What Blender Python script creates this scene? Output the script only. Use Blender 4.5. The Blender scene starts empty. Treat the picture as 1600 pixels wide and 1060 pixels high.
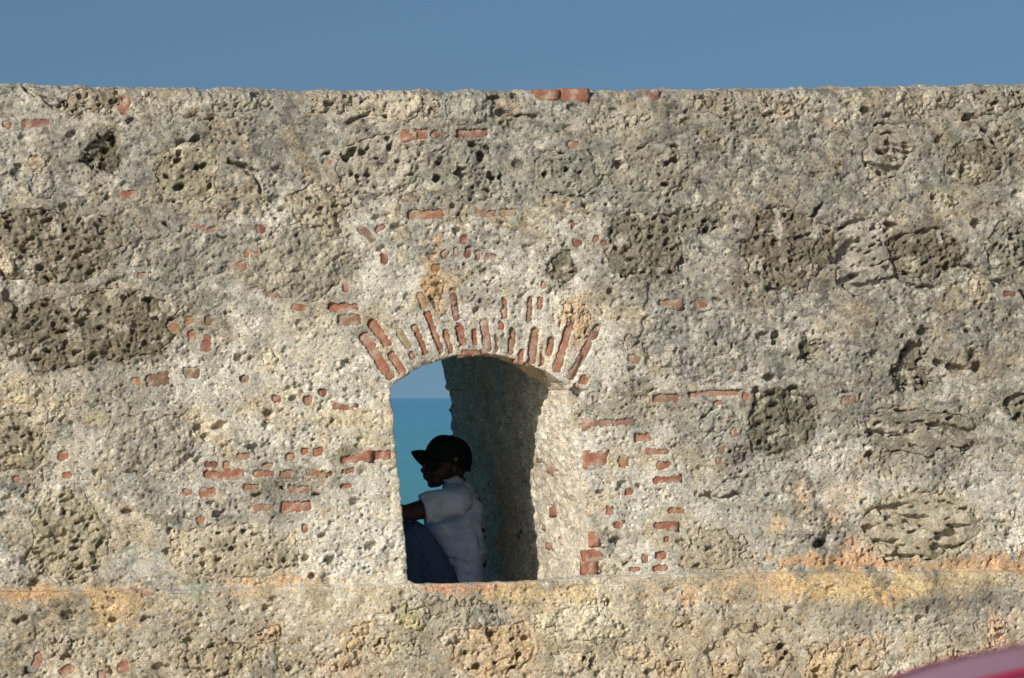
import bpy, bmesh, math, random
import numpy as np
from mathutils import Vector, Matrix

# ------------------------------------------------------------------ camera, sky, sun
SC = bpy.context.scene
COL = SC.collection
THETA = math.radians(12.0)      # the camera stands to the left of the opening's axis
DIST, EYE, FPX = 20.0, 1.65, 7000.0
FWD = np.array([math.sin(THETA), math.cos(THETA)])
RGT = np.array([math.cos(THETA), -math.sin(THETA)])
CAM = np.array([-DIST * FWD[0], -DIST * FWD[1]])

cd = bpy.data.cameras.new('camera')
cam = bpy.data.objects.new('camera', cd)
COL.objects.link(cam)
cam.location = (CAM[0], CAM[1], EYE)
cam.rotation_euler = (math.pi / 2, 0, -THETA)
cd.sensor_width = 36.0
cd.lens = 36.0 * FPX / 1600.0
cd.shift_y = 92.0 / 1600.0
cd.clip_start = 0.1
cd.clip_end = 120000
cd.dof.use_dof = True
cd.dof.focus_distance = DIST
cd.dof.aperture_fstop = 17
SC.camera = cam

SUN_EL = math.radians(22.5)
SUN_H = np.array([-0.74, -0.66]); SUN_H = SUN_H / np.linalg.norm(SUN_H)
w = bpy.data.worlds.new('World'); SC.world = w; w.use_nodes = True
nt = w.node_tree
bg = nt.nodes['Background']
sky = nt.nodes.new('ShaderNodeTexSky'); sky.sky_type = 'NISHITA'; sky.sun_disc = False
sky.sun_elevation = SUN_EL
sky.sun_rotation = math.atan2(SUN_H[0], SUN_H[1]) % (2 * math.pi)
sky.altitude = 0; sky.air_density = 1.0; sky.dust_density = 2.0; sky.ozone_density = 3.0
# the whole sky is looked up a few degrees higher, so that the murk at the very horizon stays below the sea line
wtc = nt.nodes.new('ShaderNodeTexCoord'); lift = nt.nodes.new('ShaderNodeVectorMath'); lift.operation = 'ADD'
lift.inputs[1].default_value = (0, 0, 0.15)
nrm = nt.nodes.new('ShaderNodeVectorMath'); nrm.operation = 'NORMALIZE'
nt.links.new(wtc.outputs['Generated'], lift.inputs[0]); nt.links.new(lift.outputs[0], nrm.inputs[0]); nt.links.new(nrm.outputs[0], sky.inputs[0])
tint = nt.nodes.new('ShaderNodeMix'); tint.data_type = 'RGBA'; tint.blend_type = 'MULTIPLY'
tint.inputs[0].default_value = 1.0
tint.inputs[7].default_value = (0.67, 0.775, 0.80, 1)
nt.links.new(sky.outputs[0], tint.inputs[6])
nt.links.new(tint.outputs[2], bg.inputs[0])
bg.inputs[1].default_value = 0.094
ld = bpy.data.lights.new('sun', 'SUN'); ld.energy = 4.6; ld.angle = math.radians(0.5); ld.color = (1.0, 0.945, 0.865)
sun = bpy.data.objects.new('sun', ld); COL.objects.link(sun)
sdir = Vector((SUN_H[0] * math.cos(SUN_EL), SUN_H[1] * math.cos(SUN_EL), math.sin(SUN_EL)))
sun.rotation_euler = sdir.to_track_quat('Z', 'Y').to_euler()
sun.location = (-20, -20, 30)
SC.view_settings.view_transform = 'Standard'; SC.view_settings.look = 'None'
SC.view_settings.gamma = 1.0; SC.view_settings.use_curve_mapping = False
SC.view_settings.exposure = 0.0
SC.render.engine = 'CYCLES'

random.seed(7)
RNG = np.random.RandomState(7)


# ------------------------------------------------------------------ helpers
def at(u, v, y=0.0):
    """point of the vertical plane at depth y that shows at photo pixel u, v"""
    a = (u - 800.0) / FPX
    d = FWD + a * RGT
    t = (y - CAM[1]) / d[1]
    return CAM[0] + t * d[0], EYE + (622.0 - v) / FPX * t


def pxof(x, z, y=0.0):
    dx = x - CAM[0]; dy = y - CAM[1]
    dep = dx * FWD[0] + dy * FWD[1]
    return 800 + FPX * (dx * RGT[0] + dy * RGT[1]) / dep, 622 - FPX * (z - EYE) / dep


PX = 1.0 / 350.0        # metres for one photo pixel on the wall face


def hsh(ix, iz, seed):
    n = (ix.astype(np.int64) * 374761393 + iz.astype(np.int64) * 668265263 + seed * 1274126177) & 0xffffffff
    n = ((n ^ (n >> 13)) * 1274126177) & 0xffffffff
    n = ((n ^ (n >> 15)) * 2246822519) & 0xffffffff
    n = n ^ (n >> 16)
    return (n & 0xffffff).astype(np.float64) / 16777216.0


def perlin(x, z, seed):
    ix = np.floor(x); iz = np.floor(z)
    fx = x - ix; fz = z - iz
    ux = fx * fx * fx * (fx * (fx * 6 - 15) + 10); uz = fz * fz * fz * (fz * (fz * 6 - 15) + 10)

    def g(ox, oz):
        a = hsh(ix + ox, iz + oz, seed) * 6.2831853
        return np.cos(a) * (fx - ox) + np.sin(a) * (fz - oz)
    n0 = g(0, 0) * (1 - ux) + g(1, 0) * ux
    n1 = g(0, 1) * (1 - ux) + g(1, 1) * ux
    return (n0 * (1 - uz) + n1 * uz) * 1.5


def fbm(x, z, f, oct, seed, gain=0.5):
    s = np.zeros_like(x); a = 1.0
    for o in range(oct):
        s += a * perlin(x * f + 3.7 * o, z * f - 1.3 * o, seed + o)
        f *= 2.03; a *= gain
    return s


def cells(x, z, cs, seed, sx=1.0):
    """distance to the nearest jittered point (in cell units) and two random numbers of it"""
    gx = x / (cs * sx); gz = z / cs
    ix = np.floor(gx); iz = np.floor(gz)
    best = np.full(x.shape, 9.0); r1 = np.zeros(x.shape); r2 = np.zeros(x.shape)
    for ox in (-1, 0, 1):
        for oz in (-1, 0, 1):
            cx = ix + ox; cz = iz + oz
            jx = cx + hsh(cx, cz, seed); jz = cz + hsh(cx, cz, seed + 1)
            d = np.hypot(gx - jx, gz - jz)
            m = d < best
            best = np.where(m, d, best)
            r1 = np.where(m, hsh(cx, cz, seed + 2), r1)
            r2 = np.where(m, hsh(cx, cz, seed + 3), r2)
    return best, r1, r2


def sstep(a, b, x):
    t = np.clip((x - a) / (b - a), 0, 1)
    return t * t * (3 - 2 * t)


def mesh_np(name, verts, quads, tone=None, smooth=True, tris=None):
    me = bpy.data.meshes.new(name)
    verts = np.asarray(verts, np.float32); quads = np.asarray(quads, np.int32).reshape(-1, 4)
    nl = quads.size; nf = len(quads)
    loops = quads.ravel(); starts = np.arange(0, nl, 4, dtype=np.int32)
    if tris is not None and len(tris):
        tris = np.asarray(tris, np.int32).reshape(-1, 3)
        starts = np.concatenate([starts, nl + np.arange(0, tris.size, 3, dtype=np.int32)])
        loops = np.concatenate([loops, tris.ravel()]); nf += len(tris)
    me.vertices.add(len(verts)); me.vertices.foreach_set('co', verts.ravel())
    me.loops.add(len(loops)); me.loops.foreach_set('vertex_index', loops.astype(np.int32))
    me.polygons.add(nf); me.polygons.foreach_set('loop_start', starts.astype(np.int32))
    if smooth:
        me.polygons.foreach_set('use_smooth', np.ones(nf, dtype=bool))
    me.update(calc_edges=True); me.validate()
    if tone is not None:
        at_ = me.color_attributes.new('tone', 'FLOAT_COLOR', 'POINT')
        at_.data.foreach_set('color', np.asarray(tone, np.float32).ravel())
    return me


def add(name, me, mat=None, parent=None, loc=(0, 0, 0)):
    o = bpy.data.objects.new(name, me)
    COL.objects.link(o)
    o.location = loc
    if parent is not None:
        o.parent = parent
    if mat is not None and me is not None:
        me.materials.clear(); me.materials.append(mat)
    return o


def bm_obj(name, bm, mat, parent=None, loc=(0, 0, 0), smooth=True):
    me = bpy.data.meshes.new(name)
    bm.to_mesh(me); bm.free()
    if smooth:
        me.polygons.foreach_set('use_smooth', np.ones(len(me.polygons), dtype=bool))
    return add(name, me, mat, parent, loc)


def tag(o, label, cat, group=None):
    o['label'] = label; o['category'] = cat
    if group:
        o['group'] = group
    return o


# ------------------------------------------------------------------ materials
def new_mat(name, rough=0.9, spec=0.2):
    m = bpy.data.materials.new(name); m.use_nodes = True
    b = m.node_tree.nodes['Principled BSDF']
    b.inputs['Roughness'].default_value = rough
    b.inputs['Specular IOR Level'].default_value = spec
    return m, m.node_tree, b


class N:
    def __init__(s, nt): s.nt = nt

    def node(s, t, **kw):
        n = s.nt.nodes.new(t)
        for k, v in kw.items():
            setattr(n, k, v)
        return n

    def link(s, a, b): s.nt.links.new(a, b)

    def ramp(s, src, stops, interp='LINEAR'):
        r = s.node('ShaderNodeValToRGB'); cr = r.color_ramp; cr.interpolation = interp
        while len(cr.elements) < len(stops):
            cr.elements.new(0.5)
        for e, (p, c) in zip(cr.elements, stops):
            e.position = p
            e.color = (c, c, c, 1) if not isinstance(c, tuple) else (*c, 1)
        s.link(src, r.inputs[0])
        return r.outputs[0]

    def mul(s, a, b, fac=1.0):
        m = s.node('ShaderNodeMix', data_type='RGBA', blend_type='MULTIPLY')
        if isinstance(fac, float):
            m.inputs[0].default_value = fac
        else:
            s.link(fac, m.inputs[0])
        for src, i in ((a, 6), (b, 7)):
            if isinstance(src, tuple):
                m.inputs[i].default_value = (*src, 1)
            else:
                s.link(src, m.inputs[i])
        return m.outputs[2]

    def mix(s, fac, a, b):
        m = s.node('ShaderNodeMix', data_type='RGBA', blend_type='MIX')
        s.link(fac, m.inputs[0])
        for src, i in ((a, 6), (b, 7)):
            if isinstance(src, tuple):
                m.inputs[i].default_value = (*src, 1)
            else:
                s.link(src, m.inputs[i])
        return m.outputs[2]

    def math(s, op, a, b=None):
        m = s.node('ShaderNodeMath', operation=op)
        for src, i in ((a, 0), (b, 1)):
            if src is None:
                continue
            if isinstance(src, (int, float)):
                m.inputs[i].default_value = src
            else:
                s.link(src, m.inputs[i])
        return m.outputs[0]

    def vor(s, vec, scale, rnd=1.0, feat='F1'):
        v = s.node('ShaderNodeTexVoronoi', feature=feat)
        v.inputs['Scale'].default_value = scale; v.inputs['Randomness'].default_value = rnd
        s.link(vec, v.inputs['Vector'])
        return v

    def noise(s, vec, scale, det=4.0, rough=0.55):
        n = s.node('ShaderNodeTexNoise')
        n.inputs['Scale'].default_value = scale; n.inputs['Detail'].default_value = det
        n.inputs['Roughness'].default_value = rough
        s.link(vec, n.inputs['Vector'])
        return n


def masonry_mat(name, contrast=1.0, bump=0.004):
    """tone attribute = the colour of the stuff; the nodes add sand, grit, flecks, dark specks for shaded pits and fine relief"""
    m, nt, b = new_mat(name, 0.95, 0.12)
    n = N(nt)
    tc = n.node('ShaderNodeTexCoord').outputs['Object']
    a = n.node('ShaderNodeAttribute', attribute_name='tone')
    w = n.noise(tc, 40, 2.0)
    warp = n.node('ShaderNodeMix', data_type='VECTOR'); warp.inputs[0].default_value = 0.012
    n.link(tc, warp.inputs[4]); n.link(w.outputs['Color'], warp.inputs[5])
    v = warp.outputs[1]
    v1 = n.vor(v, 85); v2 = n.vor(v, 210)
    s1 = n.node('ShaderNodeSeparateColor'); n.link(v1.outputs['Color'], s1.inputs[0])
    s2 = n.node('ShaderNodeSeparateColor'); n.link(v2.outputs['Color'], s2.inputs[0])
    c = contrast
    g1 = n.ramp(s1.outputs[0], [(0, 1 - .34 * c), (.14, 1 - .22 * c), (.34, 1 - .06 * c), (.72, 1.0), (.90, 1 + .14 * c), (1, 1 + .45 * c)])
    g2 = n.ramp(s2.outputs[0], [(0, 1 - .40 * c), (.22, 1 - .15 * c), (.75, 1.0), (1, 1 + .35 * c)])
    hue = n.ramp(s1.outputs[1], [(0, (1.05, .98, .88)), (.5, (1, 1, 1)), (1, (.95, 1.0, 1.06))])
    big = n.noise(tc, 9, 7.0, 0.62)
    g3 = n.ramp(big.outputs[0], [(.28, 1 - .34 * c), (.5, 1.0), (.75, 1 + .16 * c)])
    col = n.mul(a.outputs['Color'], g1, a.outputs['Alpha'])
    col = n.mul(col, g2, a.outputs['Alpha'])
    grain_pit = n.math('MULTIPLY', n.math('LESS_THAN', v1.outputs['Distance'], .40), n.math('LESS_THAN', s1.outputs[2], .20))  # dark grains that also stand in for shade in tiny pits
    grain_pit2 = n.math('MULTIPLY', n.math('LESS_THAN', v2.outputs['Distance'], .45), n.math('LESS_THAN', s2.outputs[2], .22))
    col = n.mul(col, (.42, .40, .37), n.math('MULTIPLY', grain_pit, .9 * min(1.0, c)))
    col = n.mul(col, (.50, .48, .45), n.math('MULTIPLY', grain_pit2, .9 * min(1.0, c)))
    col = n.mul(col, hue)
    col = n.mul(col, g3)
    n.link(col, b.inputs['Base Color'])
    h = n.math('ADD', n.math('MULTIPLY', v1.outputs['Distance'], -0.35), n.math('MULTIPLY', v2.outputs['Distance'], -0.30))
    h = n.math('ADD', h, n.math('MULTIPLY', big.outputs[0], 1.2))
    fine = n.noise(tc, 120, 5.0, 0.7)
    h = n.math('ADD', h, n.math('MULTIPLY', fine.outputs[0], 1.1))
    bp = n.node('ShaderNodeBump'); bp.inputs['Strength'].default_value = 0.8; bp.inputs['Distance'].default_value = bump
    n.link(h, bp.inputs['Height']); n.link(bp.outputs[0], b.inputs['Normal'])
    return m


def simple_mat(name, col, rough=0.8, spec=0.3, var=0.15, scale=20.0, bump=0.0, metal=0.0, coat=0.0):
    m, nt, b = new_mat(name, rough, spec)
    n = N(nt)
    tc = n.node('ShaderNodeTexCoord').outputs['Object']
    ns = n.noise(tc, scale, 5.0, 0.6)
    g = n.ramp(ns.outputs[0], [(.3, 1 - var), (.7, 1 + var)])
    n.link(n.mul(col, g), b.inputs['Base Color'])
    b.inputs['Metallic'].default_value = metal
    b.inputs['Coat Weight'].default_value = coat
    if bump:
        bp = n.node('ShaderNodeBump'); bp.inputs['Distance'].default_value = bump; bp.inputs['Strength'].default_value = 0.7
        n.link(ns.outputs[0], bp.inputs['Height']); n.link(bp.outputs[0], b.inputs['Normal'])
    return m


M_MORTAR = masonry_mat('lime_mortar_and_rubble', .88, 0.004)
M_CORAL = masonry_mat('coral_stone', 0.75, 0.005)
M_BRICK = masonry_mat('fired_brick', 0.55, 0.003)

# ------------------------------------------------------------------ the wall: data read off the photograph
T = 2.0                 # thickness
SKEW = 0.062            # the embrasure runs a little to the left

TOPLINE = [(-1500, 133), (0, 133), (200, 138), (420, 141), (600, 143), (860, 144), (1050, 142), (1250, 139), (1420, 136), (1600, 133), (3500, 133)]
LEDGE = [(-1500, 925), (0, 923), (300, 920), (480, 914), (640, 911), (760, 910), (830, 907), (920, 899), (1060, 896), (1250, 893), (1600, 891), (3500, 890)]
OPENING = [(612, 605), (625, 593), (640, 583), (660, 573), (680, 565), (705, 557), (735, 553), (765, 553), (795, 558), (825, 568),
           (850, 579), (870, 590), (884, 602), (890, 610), (893, 640), (899, 690), (906, 740), (912, 790), (917, 850), (919, 890), (917, 899),
           (880, 902), (830, 907), (760, 910), (690, 911), (646, 911), (639, 906), (635, 885), (630, 820), (623, 740), (615, 660), (611, 620)]
IDX = dict(arch=(0, 13), right=(13, 20), floor=(20, 26))

# coral stones and rubble blocks: u, v, half width, half height, tilt, style, colour, how far proud (m), outline power
OL = (.210, .172, .104); GR = (.290, .262, .205); TA = (.50, .405, .265); OC = (.56, .385, .185); CR = (.72, .62, .42)
DK = (.150, .126, .088); BR = (.33, .265, .17); GT = (.385, .340, .255); YG = (.46, .40, .20); PK = (.58, .41, .27)
STONES = [
    (681, 455, 21, 25, 0, 'rough', (.52, .335, .16), .006, 2.2), (889, 488, 9, 20, -10, 'rough', (.60, .39, .19), .004, 2.2), (910, 506, 12, 26, -12, 'rough', (.60, .41, .21), .004, 2.2),
    (150, 513, 140, 58, 8, 'pit', OL, .012, 2.6), (85, 382, 108, 62, -4, 'pit', (.25, .21, .135), .010, 2.4),
    (163, 238, 27, 36, 12, 'hole', (.19, .16, .10), -.035, 2.4), (292, 276, 56, 44, 5, 'deep', (.35, .295, .19), .006, 2.2),
    (146, 156, 40, 22, 8, 'rough', (.30, .24, .15), .010, 2.4), (325, 164, 74, 24, 0, 'smooth', GT, .008, 2.6),
    (290, 400, 78, 40, 6, 'smooth', GR, .006, 2.4), (620, 166, 46, 24, -4, 'smooth', (.50, .42, .29), .010, 2.3),
    (732, 168, 36, 25, 0, 'smooth', (.30, .28, .23), .010, 2.3), (600, 254, 72, 46, 6, 'deep', GT, .006, 2.4),
    (722, 270, 62, 46, -5, 'deep', (.29, .265, .205), .006, 2.3), (886, 270, 54, 36, 0, 'deep', (.27, .25, .19), .008, 2.6),
    (1012, 266, 64, 40, -3, 'deep', (.31, .275, .2), .006, 2.5), (1010, 384, 56, 62, 10, 'rough', (.22, .19, .13), .006, 2.2),
    (1090, 342, 38, 21, 0, 'deep', (.24, .215, .155), -.004, 2.5), (878, 416, 23, 29, 10, 'deep', (.25, .22, .15), -.012, 2.3),
    (1228, 386, 74, 62, -12, 'rough', (.20, .165, .11), .004, 2.3), (1442, 398, 60, 42, 6, 'rough', (.20, .168, .105), -.010, 2.5),
    (1345, 402, 44, 54, 18, 'slot', (.34, .30, .235), .010, 2.4), (1526, 256, 46, 38, -6, 'rough', (.23, .192, .12), -.006, 2.2),
    (1386, 238, 36, 52, -14, 'slot', (.32, .275, .2), .002, 2.3), (1585, 392, 44, 52, 10, 'rough', (.25, .225, .165), .004, 2.4),
    (1226, 660, 58, 54, 0, 'pit', (.20, .178, .118), -.010, 2.8), (1438, 676, 94, 36, -4, 'slot', (.285, .25, .178), .000, 2.7),
    (1427, 570, 29, 43, 14, 'hole', (.21, .18, .118), -.032, 2.3), (1262, 547, 21, 17, 0, 'hole', (.30, .26, .175), -.030, 2.2),
    (1596, 640, 22, 32, 0, 'hole', (.24, .21, .14), -.030, 2.4), (1440, 820, 86, 52, 2, 'slot', (.46, .385, .255), .004, 2.6),
    (28, 692, 42, 50, 0, 'pit', (.38, .31, .19), .002, 2.4), (108, 842, 62, 74, 6, 'pit', (.42, .35, .22), .006, 2.4),
    (362, 862, 98, 40, -2, 'scatter', (.54, .44, .29), .010, 2.7), (236, 694, 66, 48, 4, 'smooth', (.385, .34, .255), .012, 2.3),
    (468, 412, 84, 58, 6, 'smooth', (.37, .325, .235), .010, 2.4), (1088, 535, 92, 58, -4, 'smooth', (.335, .31, .255), .006, 2.5),
    (905, 972, 57, 25, 2, 'smooth', CR, .018, 2.6), (772, 1014, 62, 40, 6, 'deep', (.60, .43, .23), .006, 2.3),
    (640, 966, 20, 18, 0, 'rough', YG, .012, 2.3), (560, 983, 17, 9, 14, 'rough', (.60, .45, .24), .012, 2.2),
    (552, 1006, 17, 10, 20, 'rough', OC, .012, 2.2), (594, 1008, 20, 12, 0, 'rough', (.60, .47, .27), .010, 2.2),
    (530, 1036, 26, 13, 10, 'rough', (.56, .39, .22), .010, 2.2), (416, 990, 17, 15, 0, 'rough', (.52, .36, .2), .014, 2.2),
    (700, 992, 24, 12, 32, 'smooth', (.64, .50, .34), .014, 1.7), (715, 956, 60, 22, -8, 'smooth', (.40, .335, .225), .010, 2.4),
    (756, 963, 22, 24, 0, 'rough', (.30, .285, .21), .010, 2.3), (338, 1030, 56, 24, 14, 'rough', (.40, .32, .185), .012, 2.3),
    (1132, 1032, 24, 30, 10, 'deep', (.54, .39, .22), .004, 2.3), (1282, 1034, 26, 28, 0, 'rough', (.58, .41, .22), .010, 2.2),
    (1346, 1022, 32, 28, 4, 'deep', (.54, .39, .22), .006, 2.3), (1212, 1028, 24, 22, 0, 'deep', (.50, .37, .22), .006, 2.3),
    (1550, 988, 14, 25, -6, 'rough', (.60, .40, .26), .010, 2.2), (990, 1018, 28, 16, 4, 'rough', (.60, .47, .29), .008, 2.2),
    (1046, 1044, 24, 15, 4, 'rough', (.58, .43, .24), .008, 2.2), (1116, 858, 46, 30, 2, 'scatter', (.46, .38, .25), .006, 2.4),
    (1064, 972, 18, 10, 0, 'rough', (.52, .39, .23), .008, 2.2), (1170, 982, 28, 10, -6, 'rough', (.50, .38, .22), .008, 2.2),
    (645, 1012, 16, 14, 0, 'rough', (.44, .38, .24), .010, 2.3), (890, 1034, 32, 18, 0, 'deep', (.58, .47, .3), .006, 2.4),
    (420, 562, 13, 11, 0, 'smooth', CR, .010, 2.2), (1035, 545, 17, 20, 0, 'deep', (.72, .60, .38), -.004, 2.4),
    (38, 616, 24, 17, -8, 'smooth', (.58, .46, .28), .016, 2.3), (92, 628, 24, 11, 8, 'smooth', (.52, .42, .27), .012, 2.3),
    (72, 654, 26, 10, 20, 'smooth', (.55, .45, .3), .010, 2.3), (10, 405, 18, 18, 0, 'smooth', (.56, .44, .28), .022, 2.3),
    (1526, 450, 8, 15, 0, 'smooth', (.58, .45, .28), .010, 2.6), (1482, 314, 17, 9, -20, 'smooth', (.50, .43, .3), .012, 1.9),
    (982, 534, 11, 12, 0, 'smooth', (.27, .22, .165), .012, 2.4), (1156, 712, 9, 9, 0, 'smooth', (.16, .13, .115), .006, 2.2),
    (1122, 660, 28, 24, 0, 'rough', (.36, .335, .27), .008, 2.3), (960, 190, 40, 14, 2, 'smooth', (.42, .37, .27), .010, 2.4),
    (1448, 160, 42, 20, -4, 'smooth', (.37, .315, .22), .010, 2.3), (1220, 166, 34, 20, 0, 'rough', (.46, .38, .26), .010, 2.3),
    (1560, 160, 44, 20, 0, 'rough', (.27, .235, .165), .008, 2.4), (520, 160, 34, 18, 8, 'rough', (.43, .36, .25), .010, 2.3),
    (1120, 162, 38, 20, -2, 'rough', (.36, .305, .215), .008, 2.3), (500, 330, 44, 34, 0, 'rough', (.44, .365, .24), .008, 2.4),
    (1040, 1008, 10, 8, 0, 'rough', (.62, .49, .3), .008, 2.2), (92, 1010, 26, 14, 10, 'rough', (.48, .385, .26), .010, 2.3),
    (66, 288, 18, 22, 6, 'smooth', (.36, .33, .27), .012, 2.3), (58, 258, 16, 14, 0, 'smooth', (.50, .41, .26), .010, 2.2),
    (1478, 1030, 26, 18, 10, 'rough', (.52, .40, .25), .008, 2.2), (1404, 1046, 24, 14, 0, 'smooth', (.66, .58, .44), .008, 2.3),
]

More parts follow.
